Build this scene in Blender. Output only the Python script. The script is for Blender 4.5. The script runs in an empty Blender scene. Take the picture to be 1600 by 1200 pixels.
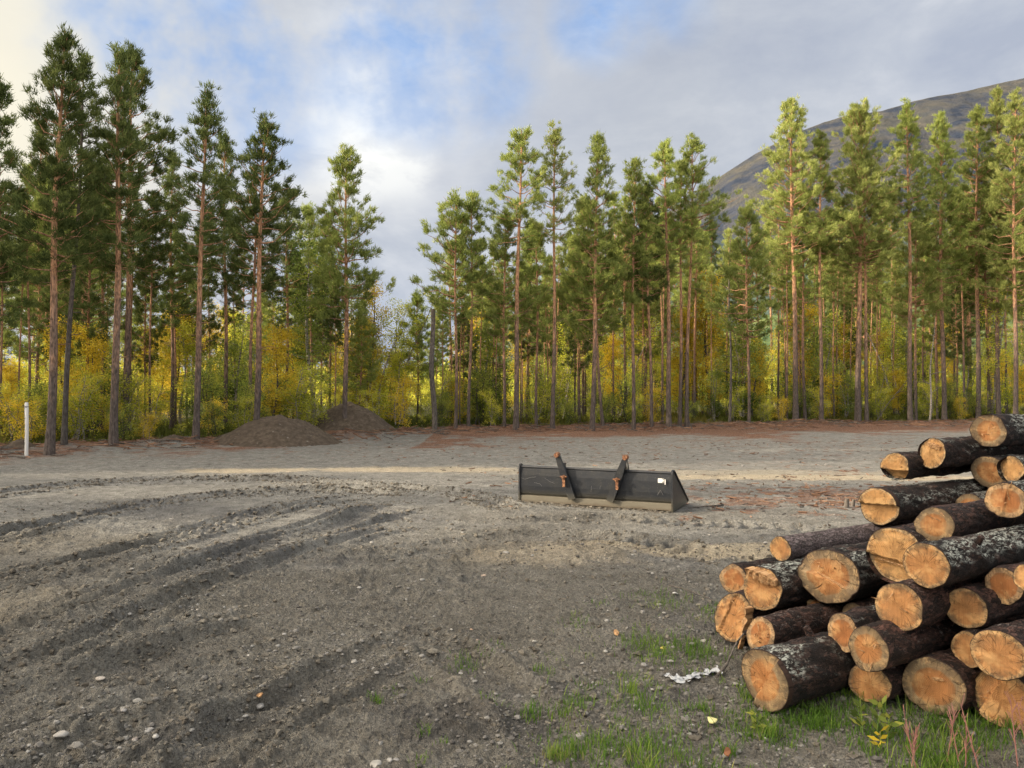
import bpy, math, random
import numpy as np
C = bpy.context.scene.collection
R = math.radians
CAMH, HOR, F = 1.6, 615.0, 1200.0       # eye height, horizon row and focal length in photo pixels
rng = np.random.default_rng(7)
random.seed(7)

# ------------------------------------------------------------------ helpers
def at(px, py, z=0.0):
    d = (CAMH - z) * F / (py - HOR)
    return np.array([(px - 800) / F * d, d, z])

def atd(px, py, d):
    return np.array([(px - 800) / F * d, d, CAMH - (py - HOR) / F * d])

_perm = np.random.default_rng(3).random((256, 256))
def vnoise(x, y):
    xi = np.floor(x).astype(np.int64); yi = np.floor(y).astype(np.int64)
    fx = x - xi; fy = y - yi
    fx = fx*fx*fx*(fx*(fx*6-15)+10); fy = fy*fy*fy*(fy*(fy*6-15)+10)
    a = _perm[xi & 255, yi & 255]; b = _perm[(xi+1) & 255, yi & 255]
    c = _perm[xi & 255, (yi+1) & 255]; d = _perm[(xi+1) & 255, (yi+1) & 255]
    return (a+(b-a)*fx) + ((c+(d-c)*fx)-(a+(b-a)*fx))*fy - .5
def fbm(x, y, f, o=4, g=.5):
    s = 0; a = 1; t = 0
    for i in range(o):
        q = 37.7*i + 11*f
        ca, sa = math.cos(1.3*i), math.sin(1.3*i)
        s = s + a*vnoise((x*ca-y*sa)*f+q, (x*sa+y*ca)*f-q); t += a; a *= g; f *= 2.03
    return s / t

def mk(name, V, loops, sizes, mats=None, parent=None, smooth=False, attrs=None, midx=None):
    me = bpy.data.meshes.new(name)
    V = np.ascontiguousarray(V, dtype=np.float32); loops = np.ascontiguousarray(loops, dtype=np.int32).ravel()
    sizes = np.ascontiguousarray(sizes, dtype=np.int32).ravel()
    me.vertices.add(len(V)); me.vertices.foreach_set('co', V.ravel())
    me.loops.add(len(loops)); me.loops.foreach_set('vertex_index', loops)
    me.polygons.add(len(sizes))
    st = np.zeros(len(sizes), np.int32); st[1:] = np.cumsum(sizes)[:-1]
    me.polygons.foreach_set('loop_start', st)
    me.polygons.foreach_set('loop_total', sizes)
    if midx is not None: me.polygons.foreach_set('material_index', np.ascontiguousarray(midx, dtype=np.int32))
    me.update(calc_edges=True)
    me.polygons.foreach_set('use_smooth', np.full(len(sizes), bool(smooth)))
    for k, v in (attrs or {}).items():
        a = me.attributes.new(k, 'FLOAT', 'POINT'); a.data.foreach_set('value', np.ascontiguousarray(v, dtype=np.float32))
    for m in (mats if isinstance(mats, (list, tuple)) else [mats]):
        if m: me.materials.append(m)
    o = bpy.data.objects.new(name, me); C.objects.link(o)
    if parent: o.parent = parent
    return o

class MB:
    """collects pieces of one mesh"""
    def __init__(s): s.V = []; s.L = []; s.S = []; s.M = []; s.T = []; s.n = 0
    def add(s, V, Fc, m=0, t=0.0):
        V = np.asarray(V, float).reshape(-1, 3); Fc = np.asarray(Fc)
        s.V.append(V); s.L.append((Fc + s.n).ravel()); s.S.append(np.full(len(Fc), Fc.shape[1])); s.M.append(np.full(len(Fc), m))
        s.T.append(np.broadcast_to(np.asarray(t, float), (len(V),))); s.n += len(V)
    def tube(s, P, r, k=8, m=0, cap=True, t=0.0, wob=None):
        P = np.asarray(P, float); n = len(P); r = np.broadcast_to(np.asarray(r, float), (n,))
        T = np.gradient(P, axis=0); T /= np.linalg.norm(T, axis=1)[:, None] + 1e-9
        up = np.array([0, 0, 1.]) if abs(T[0][2]) < .9 else np.array([1., 0, 0])
        A = np.cross(T, up); A /= np.linalg.norm(A, axis=1)[:, None] + 1e-9
        B = np.cross(T, A)
        th = np.arange(k) * 2*math.pi/k
        rr = r[:, None] * (1 if wob is None else wob)
        V = P[:, None] + (np.cos(th)[None, :, None]*A[:, None] + np.sin(th)[None, :, None]*B[:, None]) * (rr[..., None] if np.ndim(rr) == 2 and rr.shape[1] == k else np.broadcast_to(rr, (n, k))[..., None])
        i = np.arange(n-1)[:, None]*k; j = np.arange(k)[None]; j2 = (j+1) % k
        Fc = np.stack([i+j, i+j2, i+k+j2, i+k+j], -1).reshape(-1, 4)
        s.add(V.reshape(-1, 3), Fc, m, t)
        if cap:
            for q in (0, n-1):
                s.add(V[q], np.arange(k)[None] if q else np.arange(k)[None, ::-1], m, t if np.ndim(t) == 0 else np.asarray(t)[q*k:q*k+k])
    def box(s, c, h, m=0, A=None, t=0.0):
        c = np.asarray(c, float); q = np.array([[x, y, z] for x in (-1, 1) for y in (-1, 1) for z in (-1, 1)], float)*np.asarray(h, float)
        if A is not None: q = q @ np.asarray(A)
        s.add(q+c, [[0, 1, 3, 2], [4, 6, 7, 5], [0, 4, 5, 1], [2, 3, 7, 6], [0, 2, 6, 4], [1, 5, 7, 3]], m, t)
    def build(s, name, mats, parent=None, smooth=False):
        return mk(name, np.concatenate(s.V), np.concatenate(s.L), np.concatenate(s.S), mats, parent, smooth, {'tint': np.concatenate(s.T)}, np.concatenate(s.M))

def empty(name, loc, label, cat, group=None, rz=0):
    o = bpy.data.objects.new(name, None); o.empty_display_size = .2; C.objects.link(o); o.location = [float(v) for v in loc]; o.rotation_euler[2] = rz
    return tag(o, label, cat, group)
def tag(o, label=None, cat=None, group=None, kind=None):
    if label: o['label'] = label
    if cat: o['category'] = cat
    if group: o['group'] = group
    if kind: o['kind'] = kind
    return o
def dup(root, loc, rz=0, sc=1.0, label=None, rx=0):
    r = root.copy(); C.objects.link(r); r.location = [float(v) for v in loc]; r.rotation_euler = (rx, 0, rz); r.scale = (sc, sc, sc) if np.ndim(sc) == 0 else sc
    if label: r['label'] = label
    for ch in list(root.children):
        c = ch.copy(); C.objects.link(c); c.parent = r
    return r

def unit(v): return v/(np.linalg.norm(v, axis=-1, keepdims=True)+1e-9)

# ------------------------------------------------------------------ materials
class NT:
    def __init__(s, name):
        s.m = bpy.data.materials.new(name); s.m.use_nodes = True; s.t = s.m.node_tree; s.t.nodes.clear()
        s.out = s.n('ShaderNodeOutputMaterial')
    def n(s, ty, **kw):
        x = s.t.nodes.new(ty)
        for k, v in kw.items(): setattr(x, k, v)
        return x
    def l(s, a, b): s.t.links.new(a, b)
    def set(s, sock, v):
        if isinstance(v, bpy.types.NodeSocket): s.l(v, sock)
        elif isinstance(v, (tuple, list)) and len(v) == 3 and sock.type == 'RGBA': sock.default_value = (*v, 1)
        else: sock.default_value = v
    def co(s, which='Object'):
        return s.n('ShaderNodeTexCoord').outputs[which]
    def noise(s, v, sc, det=3, rough=.55, out='Fac', dist=0):
        x = s.n('ShaderNodeTexNoise'); s.l(v, x.inputs['Vector']); x.inputs['Scale'].default_value = sc; x.inputs['Detail'].default_value = det
        x.inputs['Roughness'].default_value = rough; x.inputs['Distortion'].default_value = dist
        return x.outputs[out]
    def vor(s, v, sc, feat='F1', out='Distance'):
        x = s.n('ShaderNodeTexVoronoi', feature=feat); s.l(v, x.inputs['Vector']); x.inputs['Scale'].default_value = sc
        return x.outputs[out]
    def ramp(s, f, stops, interp='LINEAR'):
        x = s.n('ShaderNodeValToRGB'); s.set(x.inputs[0], f); e = x.color_ramp.elements; x.color_ramp.interpolation = interp
        while len(e) < len(stops): e.new(.5)
        for i, (p, c) in enumerate(stops):
            e[i].position = p; e[i].color = (*c, 1) if np.ndim(c) else (c, c, c, 1)
        return x.outputs[0]
    def mix(s, f, a, b, mode='MIX'):
        x = s.n('ShaderNodeMix', data_type='RGBA', blend_type=mode); s.set(x.inputs[0], f); s.set(x.inputs[6], a); s.set(x.inputs[7], b)
        return x.outputs[2]
    def math(s, op, a, b=0.0, c=0.0, clamp=False):
        x = s.n('ShaderNodeMath', operation=op, use_clamp=clamp); s.set(x.inputs[0], a); s.set(x.inputs[1], b); s.set(x.inputs[2], c)
        return x.outputs[0]
    def map(s, v, sc=(1, 1, 1), loc=(0, 0, 0)):
        x = s.n('ShaderNodeMapping'); s.l(v, x.inputs[0]); x.inputs['Scale'].default_value = sc; x.inputs['Location'].default_value = loc
        return x.outputs[0]
    def attr(s, name, out='Fac'): return s.n('ShaderNodeAttribute', attribute_name=name).outputs[out]
    def sep(s, v, i):
        x = s.n('ShaderNodeSeparateXYZ'); s.l(v, x.inputs[0]); return x.outputs[i]
    def bump(s, h, dist=.01, strn=1.0, nrm=None):
        x = s.n('ShaderNodeBump'); s.l(h, x.inputs['Height']); x.inputs['Distance'].default_value = dist; x.inputs['Strength'].default_value = strn
        if nrm: s.l(nrm, x.inputs['Normal'])
        return x.outputs[0]
    def bsdf(s, col, rough=.9, nrm=None, spec=.3, metal=0.0):
        x = s.n('ShaderNodeBsdfPrincipled'); s.set(x.inputs['Base Color'], col); s.set(x.inputs['Roughness'], rough); x.inputs['Specular IOR Level'].default_value = spec
        s.set(x.inputs['Metallic'], metal)
        if nrm: s.l(nrm, x.inputs['Normal'])
        s.l(x.outputs[0], s.out.inputs[0]); return x

def leafmat(name, stops, trans=.35, nsc=1.5, tw=.6):
    t = NT(name)
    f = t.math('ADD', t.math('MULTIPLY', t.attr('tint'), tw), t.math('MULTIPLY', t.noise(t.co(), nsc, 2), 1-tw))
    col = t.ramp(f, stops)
    rnd = t.n('ShaderNodeObjectInfo').outputs['Random']
    col = t.mix(1.0, col, t.ramp(rnd, [(0, .78), (1, 1.2)]), 'MULTIPLY')
    d = t.n('ShaderNodeBsdfDiffuse'); t.l(col, d.inputs[0])
    tr = t.n('ShaderNodeBsdfTranslucent'); t.l(col, tr.inputs[0])
    mx = t.n('ShaderNodeMixShader'); mx.inputs[0].default_value = trans; t.l(d.outputs[0], mx.inputs[1]); t.l(tr.outputs[0], mx.inputs[2])
    t.l(mx.outputs[0], t.out.inputs[0]); return t.m

M = {}
M['needle_shaded'] = leafmat('needle_shaded', [(.2, (.055, .085, .033)), (.55, (.145, .185, .062)), (.85, (.32, .36, .12))], .3)  # darker copy, mainly for the left pines: their shade put into the colour
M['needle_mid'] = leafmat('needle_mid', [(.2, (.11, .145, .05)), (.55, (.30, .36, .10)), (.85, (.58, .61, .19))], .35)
M['needle_sunlit'] = leafmat('needle_sunlit', [(.2, (.14, .17, .055)), (.55, (.34, .385, .115)), (.85, (.60, .61, .23))], .4)  # lighter copy, mainly for the right pines: sunlight put into the colour
M['leaf_yellow'] = leafmat('leaf_yellow', [(.2, (.34, .26, .03)), (.46, (.78, .58, .06)), (.8, (.95, .76, .13))], .5)
M['leaf_lime'] = leafmat('leaf_lime', [(.2, (.17, .21, .035)), (.46, (.55, .58, .08)), (.8, (.92, .82, .14))], .5)
M['leaf_green'] = leafmat('leaf_green', [(.2, (.08, .12, .03)), (.5, (.23, .30, .07)), (.82, (.60, .60, .13))], .45)
M['leaf_orange'] = leafmat('leaf_orange', [(.15, (.28, .09, .02)), (.5, (.6, .25, .03)), (.85, (.72, .42, .06))], .5)
M['grass'] = leafmat('grass_blades', [(.1, (.05, .09, .02)), (.5, (.11, .21, .035)), (.78, (.25, .33, .07)), (.95, (.42, .35, .16))], .4, 3)
M['moss'] = leafmat('moss_blades', [(.1, (.05, .06, .02)), (.5, (.13, .15, .035)), (.85, (.28, .22, .06))], .3, .6)

def pinebark(name, lo, mid, hi, h0=.2, h1=.5):
    t = NT(name); c = t.co()
    f = t.attr('tint')
    n = t.noise(t.map(c, (1, 1, .25)), 9, 4)
    f2 = t.math('ADD', f, t.math('MULTIPLY', t.math('SUBTRACT', n, .5), .5))
    col = t.ramp(f2, [(h0, lo), ((h0+h1)/2, mid), (h1, hi)])
    col = t.mix(t.ramp(t.noise(t.map(c, (1, 1, .3)), 25, 3), [(.35, 0), (.65, .75)]), col, (.035, .028, .024))
    t.bsdf(col, .95, t.bump(t.noise(t.map(c, (1, 1, .3)), 30, 3), .03)); return t.m
M['pine_bark'] = pinebark('pine_bark', (.16, .13, .115), (.34, .225, .165), (.68, .37, .21), .12, .42)
M['grey_bark'] = pinebark('grey_bark', (.12, .11, .10), (.17, .145, .125), (.22, .18, .15))
M['dead_wood'] = pinebark('dead_wood', (.18, .16, .14), (.25, .21, .18), (.32, .26, .2))
t = NT('birch_bark'); c = t.co()
t.bsdf(t.mix(t.ramp(t.noise(t.map(c, (1, 1, 6)), 6, 2), [(.5, 0), (.62, 1)]), (.34, .31, .27), (.05, .04, .035)), .8); M['birch'] = t.m

# log bark
def logbark(name, base, fleck, lich, lo, hi):
    t = NT(name); c = t.co(); g = t.map(c, (1, 1, .45))
    rnd = t.n('ShaderNodeObjectInfo').outputs['Random']
    v = t.n('ShaderNodeVectorMath', operation='ADD'); t.l(g, v.inputs[0])
    cb = t.n('ShaderNodeCombineXYZ'); t.l(t.math('MULTIPLY', rnd, 40), cb.inputs[2]); t.l(cb.outputs[0], v.inputs[1]); g = v.outputs[0]
    big = t.noise(g, 9, 4, .6)
    gd = t.mix(.14, g, t.noise(g, 22, 4, .65, 'Color'))
    pl = t.vor(gd, 34, 'F1', 'Color')
    edge = t.vor(gd, 34, 'DISTANCE_TO_EDGE')
    fine = t.noise(g, 110, 4, .65)
    col = t.mix(t.ramp(t.math('MULTIPLY', t.sep(pl, 0), big), [(.12, 0), (.5, 1)]), base, fleck)
    lm = t.math('MULTIPLY', t.ramp(t.noise(g, 55, 5, .75, dist=.5), [(lo, 0), (hi, 1)]), t.ramp(t.noise(g, 5, 3), [(.46, 0), (.56, 1)]))
    nz = t.sep(t.n('ShaderNodeNewGeometry').outputs['Normal'], 2)
    lm = t.math('MULTIPLY', lm, t.ramp(nz, [(0, 0), (.45, 1)]))
    col = t.mix(1.0, col, t.ramp(fine, [(.3, .45), (.7, 1.6)]), 'MULTIPLY'); col = t.mix(lm, col, lich)
    col = t.mix(t.ramp(edge, [(0, .6), (.14, 0)]), col, (.010, .007, .006))
    h = t.math('ADD', t.math('MULTIPLY', t.ramp(edge, [(0, 0), (.12, 1)]), .7), t.math('MULTIPLY', fine, .8))
    h = t.math('ADD', h, t.math('MULTIPLY', t.sep(pl, 1), .6))
    t.bsdf(col, .85, t.bump(h, .014, 1), .4); return t.m
M['bark_black'] = logbark('bark_black', (.009, .006, .005), (.065, .036, .028), (.50, .52, .46), .49, .55)
M['bark_brown'] = logbark('bark_brown', (.016, .009, .0075), (.12, .06, .045), (.30, .26, .24), .56, .66)
M['bark_grey'] = logbark('bark_grey', (.13, .10, .10), (.24, .19, .19), (.3, .3, .28), .55, .7)

# cut wood : tint attribute = radius share, object coords in metres, axis = z
def wood(name, heart, sap, stain, hr=.62):
    t = NT(name); c = t.co()
    rnd = t.n('ShaderNodeObjectInfo').outputs['Random']
    cb = t.n('ShaderNodeCombineXYZ'); t.l(t.math('MULTIPLY', rnd, 31), cb.inputs[0]); t.l(t.math('MULTIPLY', rnd, 17), cb.inputs[1])
    v = t.n('ShaderNodeVectorMath', operation='ADD'); t.l(c, v.inputs[0]); t.l(cb.outputs[0], v.inputs[1]); g = v.outputs[0]
    rad = t.attr('tint'); wr = t.math('ADD', rad, t.math('MULTIPLY', t.math('SUBTRACT', t.noise(g, 9, 3), .5), .28))
    col = t.ramp(wr, [(0, tuple(x*.85 for x in heart)), (hr*.75, heart), (hr, tuple(x*.9 for x in heart)), (hr+.07, sap), (1, sap)])
    ring = t.math('SINE', t.math('MULTIPLY', t.math('ADD', rad, t.math('MULTIPLY', t.noise(g, 5, 2), .12)), 120))
    col = t.mix(t.math('MULTIPLY', t.math('ADD', ring, 1), t.ramp(t.noise(g, 8, 3), [(.35, .08), (.65, .3)])), col, (.22, .09, .03))
    saw = t.noise(t.map(g, (90, 6, 6)), 1.6, 3, .6)
    col = t.mix(t.ramp(saw, [(.3, .45), (.6, 0)]), col, tuple(x*.5 for x in heart))
    blot = t.noise(g, 11, 4, .6)
    col = t.mix(t.ramp(blot, [(.48, 0), (.62, .45)]), col, (.80, .50, .22))
    dirt = t.math('MULTIPLY', t.ramp(t.noise(g, 15, 5, .7), [(.5-stain*.12, 0), (.68-stain*.12, 1)]), t.ramp(wr, [(.35, .15), (.95, 1)]))
    col = t.mix(t.math('MULTIPLY', dirt, .85), col, (.10, .075, .05))
    col = t.mix(t.ramp(t.math('MULTIPLY', t.noise(g, 60, 4, .7), rad), [(.42, 0), (.62, .6)]), col, (.08, .06, .045))
    # drying cracks running out from the pith
    x = t.sep(c, 0); y = t.sep(c, 1)
    ang = t.math('ARCTAN2', y, x)
    a2 = t.n('ShaderNodeCombineXYZ'); t.l(t.math('MULTIPLY', ang, 2.2), a2.inputs[0]); t.l(t.math('MULTIPLY', rad, .8), a2.inputs[1]); t.l(t.math('MULTIPLY', rnd, 9), a2.inputs[2])
    ck = t.vor(a2.outputs[0], 1.6, 'DISTANCE_TO_EDGE')
    ck = t.math('MULTIPLY', t.ramp(ck, [(0, 1), (.022, 0)]), t.ramp(t.noise(g, 7, 2), [(.44, 0), (.5, 1)]))
    col = t.mix(t.math('MULTIPLY', ck, .7), col, (.06, .03, .015))
    col = t.mix(t.ramp(rad, [(.955, 0), (.985, 1)]), col, (.035, .02, .015))
    h = t.math('ADD', t.math('MULTIPLY', saw, .6), t.math('MULTIPLY', blot, 1.0))
    h = t.math('SUBTRACT', h, t.math('MULTIPLY', ck, 1))
    t.bsdf(col, .75, t.bump(h, .006, .8), .25); return t.m
M['wood_orange'] = wood('wood_orange', (.58, .28, .105), (.68, .43, .20), .8, .80)
M['wood_pale'] = wood('wood_pale', (.62, .34, .13), (.70, .50, .27), .5, .85)
M['wood_stained'] = wood('wood_stained', (.56, .245, .085), (.46, .35, .20), 1.4)
M['wood_red'] = wood('wood_red', (.50, .20, .07), (.60, .41, .23), .8, .66)
t = NT('split_wood'); g = t.co(); gr = t.noise(t.map(g, (60, 60, 4)), 1, 4, .6)
t.bsdf(t.ramp(gr, [(.3, (.16, .08, .04)), (.5, (.46, .26, .12)), (.7, (.62, .42, .23))]), .8, t.bump(gr, .01)); M['split'] = t.m

# ground
t = NT('gravel_soil'); g = t.co()
A_gr = t.attr('gravel'); A_red = t.attr('red'); A_sun_streak = t.attr('sun_streak'); A_damp_shade = t.attr('damp_shade'); A_moss = t.attr('moss')
n1 = t.noise(g, .55, 5, .6); n2 = t.noise(g, 6, 5, .65); n3 = t.noise(g, 45, 4, .7)
soil = t.ramp(t.math('ADD', t.math('MULTIPLY', n2, .6), t.math('MULTIPLY', n1, .4)), [(.3, (.13, .117, .097)), (.5, (.21, .197, .168)), (.7, (.30, .285, .247))])
grav = t.ramp(n2, [(.3, (.17, .165, .15)), (.5, (.28, .275, .255)), (.75, (.40, .39, .36))])
col = t.mix(A_gr, soil, grav)
col = t.mix(1.0, col, t.ramp(t.noise(g, 1.6, 5, .7), [(.3, .78), (.5, 1.0), (.7, 1.18)]), 'MULTIPLY')
col = t.mix(A_sun_streak, col, t.ramp(n2, [(.3, (.46, .39, .28)), (.7, (.68, .58, .42))]))  # pale tone for the painted sun streaks
col = t.mix(A_red, col, t.ramp(t.noise(g, 14, 4, .7), [(.35, (.10, .05, .035)), (.5, (.24, .125, .08)), (.68, (.40, .24, .16))]))
col = t.mix(A_moss, col, t.ramp(n2, [(.3, (.05, .06, .02)), (.7, (.14, .13, .05))]))
col = t.mix(1.0, col, t.ramp(n3, [(.25, .5), (.5, 1.0), (.75, 1.5)]), 'MULTIPLY')
def pebbles(sc, thr):
    gv = t.mix(.015, g, t.noise(g, sc*.8, 1, .5, 'Color'))
    d = t.vor(gv, sc); cc = t.vor(gv, sc, 'F1', 'Color')
    pres = t.ramp(t.sep(cc, 0), [(thr, 0), (thr+.02, 1)])
    return t.math('MULTIPLY', pres, t.ramp(d, [(.28, 1), (.36, 0)])), cc, t.math('MULTIPLY', pres, t.ramp(d, [(0, 1), (.36, 0)]))
for sc, thr in ((110, .55), (48, .78), (24, .93)):
    m_, cc, hh = pebbles(sc, thr)
    pc = t.ramp(t.sep(cc, 1), [(0, (.10, .095, .09)), (.35, (.22, .21, .20)), (.6, (.30, .27, .24)), (.85, (.42, .41, .39)), (1, (.6, .58, .55))])
    col = t.mix(t.math('MULTIPLY', m_, .8), col, pc)
    hsum = hh if sc == 110 else t.math('ADD', hsum, t.math('MULTIPLY', hh, 110/sc*.7))
col = t.mix(t.math('MULTIPLY', A_damp_shade, .6), col, t.mix(1.0, col, (.42, .42, .46), 'MULTIPLY'))  # darkens damp soil and the shade painted into hollows
h = t.math('ADD', t.math('MULTIPLY', n3, 1.2), t.math('ADD', t.math('MULTIPLY', n2, 2.0), hsum))
h = t.math('ADD', h, t.math('MULTIPLY', t.noise(g, 150, 2, .6), .5)); h = t.math('ADD', h, t.math('MULTIPLY', t.noise(g, 18, 4, .7), 2.5))
t.bsdf(col, t.math('SUBTRACT', .95, t.math('MULTIPLY', A_damp_shade, .3)), t.bump(h, .032, 1.0), .25); M['ground'] = t.m

t = NT('earth_heap'); g = t.co(); n = t.noise(g, 7, 5, .65)
t.bsdf(t.mix(t.ramp(t.vor(g, 22, 'F1', 'Color'), [(.93, 0), (.96, .5)]), t.ramp(n, [(.3, (.06, .046, .034)), (.5, (.105, .08, .058)), (.7, (.16, .125, .094))]), (.35, .33, .3)), .95,
       t.bump(t.math('ADD', n, t.math('MULTIPLY', t.noise(g, 40, 4, .7), .5)), .06)); M['heap'] = t.m
t = NT('stone_mat'); g = t.co(); rnd = t.n('ShaderNodeObjectInfo').outputs['Random']
t.bsdf(t.mix(1.0, t.ramp(rnd, [(0, (.42, .40, .36)), (.4, (.28, .27, .26)), (.7, (.48, .46, .42)), (.85, (.36, .25, .18)), (1, (.26, .27, .28))]), t.ramp(t.noise(g, 30, 4), [(.3, .7), (.7, 1.15)]), 'MULTIPLY'), .8); M['stone'] = t.m
t = NT('pebble_mat')
t.bsdf(t.ramp(t.attr('tint'), [(0, (.07, .065, .06)), (.5, (.18, .17, .155)), (.8, (.26, .25, .23)), (.95, (.40, .39, .36)), (1, (.5, .36, .28))]), .85); M['pebble'] = t.m

# ------------------------------------------------------------------ ground
MAIN = math.radians
def catmull(P, n=9):
    P = np.asarray(P, float); Q = np.vstack([2*P[0]-P[1], P, 2*P[-1]-P[-2]]); out = []
    for i in range(1, len(Q)-2):
        for s in np.arange(n)/n:
            a, b, c_, d = Q[i-1], Q[i], Q[i+1], Q[i+2]
            out.append(.5*((2*b)+(-a+c_)*s+(2*a-5*b+4*c_-d)*s*s+(-a+3*b-3*c_+d)*s**3))
    out.append(P[-1]); return np.array(out)
RUTS = [  # photo pixels on the ground, half width, depth, tread
    ([(-60, 1035), (60, 990), (200, 935), (330, 885), (450, 845), (560, 812), (640, 798)], .27, .05, 1),
    ([(-60, 930), (100, 888), (260, 842), (420, 800), (560, 775)], .24, .035, 1),
    ([(-80, 1160), (80, 1085), (200, 1045), (330, 1010), (450, 975)], .20, .045, 0),
    ([(280, 1240), (400, 1130), (520, 1055), (630, 1003), (700, 975)], .16, .045, 1),
    ([(-50, 850), (150, 800), (330, 772), (500, 765), (640, 772)], .22, .035, 0),
    ([(-50, 775), (150, 752), (330, 745), (500, 752), (700, 772), (800, 800)], .25, .03, 0),
    ([(640, 990), (740, 1040), (830, 1110), (880, 1180), (910, 1260)], .16, .035, 0),
    ([(580, 870), (720, 850), (860, 842), (1000, 850), (1150, 872)], .28, .03, 1),
    ([(650, 820), (800, 822), (950, 815), (1100, 822), (1300, 835)], .24, .02, 1),
    ([(-50, 1290), (150, 1170), (330, 1100), (480, 1060)], .17, .03, 1),
]
for P, o_, w_ in ((0, -34, .10), (0, 30, .07), (0, 62, .09), (1, -20, .08), (1, 22, .06), (2, -38, .08), (2, 30, .06), (4, 12, .07), (4, -12, .06), (5, -8, .08), (5, 9, .07), (9, 45, .07), (9, -40, .08), (3, 50, .07)):
    RUTS.append(([(px, py+o_*(.3+.7*(py-740)/400 if py > 740 else .3)) for px, py in RUTS[P][0]], w_, .022, 0))
RUTW = []
for P, w, dep, tr in RUTS:
    W = catmull([at(*p)[:2] for p in P]); RUTW.append((W, w, dep, tr))
def mound_h(x, y, cx, cy, rx, ry, hgt, ang=0.0, sharp=1.4):
    ca, sa = math.cos(ang), math.sin(ang); u = ((x-cx)*ca+(y-cy)*sa)/rx; v = (-(x-cx)*sa+(y-cy)*ca)/ry
    return hgt*np.clip(1-np.sqrt(u*u+v*v), 0, 1)**(1/sharp)
def edge_y(x):   # where the open plot ends and the forest floor starts
    return np.interp(x, [-60, -20, -15, -11, -7, -2, 3, 10, 18, 30, 60], [10, 15, 21.5, 24, 28, 33, 35.5, 37, 41, 42, 43])
def ground_h(x, y, detail=True):
    x = np.asarray(x, float); y = np.asarray(y, float); r = np.hypot(x, y)
    fade = np.clip((160-r)/100, 0, 1)
    rough = np.clip(1.25-r/14, .35, 1)*np.where(x < 1, 1.0, .8)
    h = fbm(x, y, .16, 3)*.16*np.clip(r/9, .25, 1)*fade + fbm(x, y, .9, 3)*.05*rough
    ey = edge_y(x); de = y-ey
    h = h + .16*np.exp(-((de+1.0)/1.3)**2)*(1+1.5*fbm(x, y, .8, 3)) * fade
    h = h + np.clip(de/40, 0, 1)*.5*fade*np.where(x > 0, 1, .2) + 0.16*np.clip(de, 0, 1.5)/1.5*fade
    lump = at(930, 868); h = h + .15*np.exp(-(((x-lump[0])/.40)**2+((y-lump[1])/.25)**2))*(1+1.2*fbm(x, y, 4, 3))
    lump = at(590, 800); h = h + .06*np.exp(-(((x-lump[0])/1.0)**2+((y-lump[1])/.5)**2))
    if detail:
        a = fbm(x, y, 3.5, 4, .6); h = h + a*.045*rough + np.abs(fbm(x+5, y, 1.7, 3))*.03*rough
        q = fbm(x, y, 9, 3, .6); h = h + np.maximum(q-.05, 0)*.26*rough*np.clip(.5+2.5*fbm(x, y, .5, 2), .15, 1)
        h = h + np.maximum(.16-np.abs(fbm(x, y, 16, 3, .65))*1.6, 0)*.10*np.clip((15-r)/9, .0, 1)
        for W, w, dep, tr in RUTW:
            lo = W.min(0)-1.2; hi = W.max(0)+1.2
            m = (x > lo[0]) & (x < hi[0]) & (y > lo[1]) & (y < hi[1])
            if not np.any(m): continue
            xs, ys = x[m], y[m]; xs = xs+fbm(xs, ys, 1.5, 2)*.12; ys = ys+fbm(xs+9, ys, 1.5, 2)*.12
            bd = np.full(xs.shape, 9.0); bs = np.zeros(xs.shape); acc = 0
            for i in range(len(W)-1):
                a_, b_ = W[i], W[i+1]; L = np.hypot(*(b_-a_)); d_ = (b_-a_)/L
                tt = np.clip((xs-a_[0])*d_[0]+(ys-a_[1])*d_[1], 0, L)
                qx = xs-a_[0]-d_[0]*tt; qy = ys-a_[1]-d_[1]*tt; dd = np.hypot(qx, qy)
                mm = dd < np.abs(bd); sg = np.sign(d_[0]*qy-d_[1]*qx)
                bd = np.where(mm, dd*np.where(sg == 0, 1, sg), bd); bs = np.where(mm, acc+tt, bs); acc += L
            ad = np.abs(bd)
            v = fbm(bs*1.0, bs*0+3.3+w*50, .7, 2)
            s_ = np.clip(.75+v*1.3, .25, 1.3)*np.clip(bs/.8, 0, 1)*np.clip((acc-bs)/.8, 0, 1)
            dep_ = dep*1.5; prof = -dep_*(1/(1+np.exp((ad-w)/.014))) + dep_*1.15*np.exp(-((ad-w-.05)/.04)**2)
            if tr:
                ph = bs*2*math.pi/.19 + ad/w*2.6
                prof = prof + np.clip(np.sin(ph)*3, -1, 1)*.042*(1/(1+np.exp((ad-w*.95)/.02)))*np.clip(.7+3*vnoise(bs*1.3, bs*0+1), 0, 1)
            h[m] = h[m]+prof*s_
    return h
def gz(x, y): return float(ground_h(np.array([float(x)]), np.array([float(y)]), True)[0])

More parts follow.
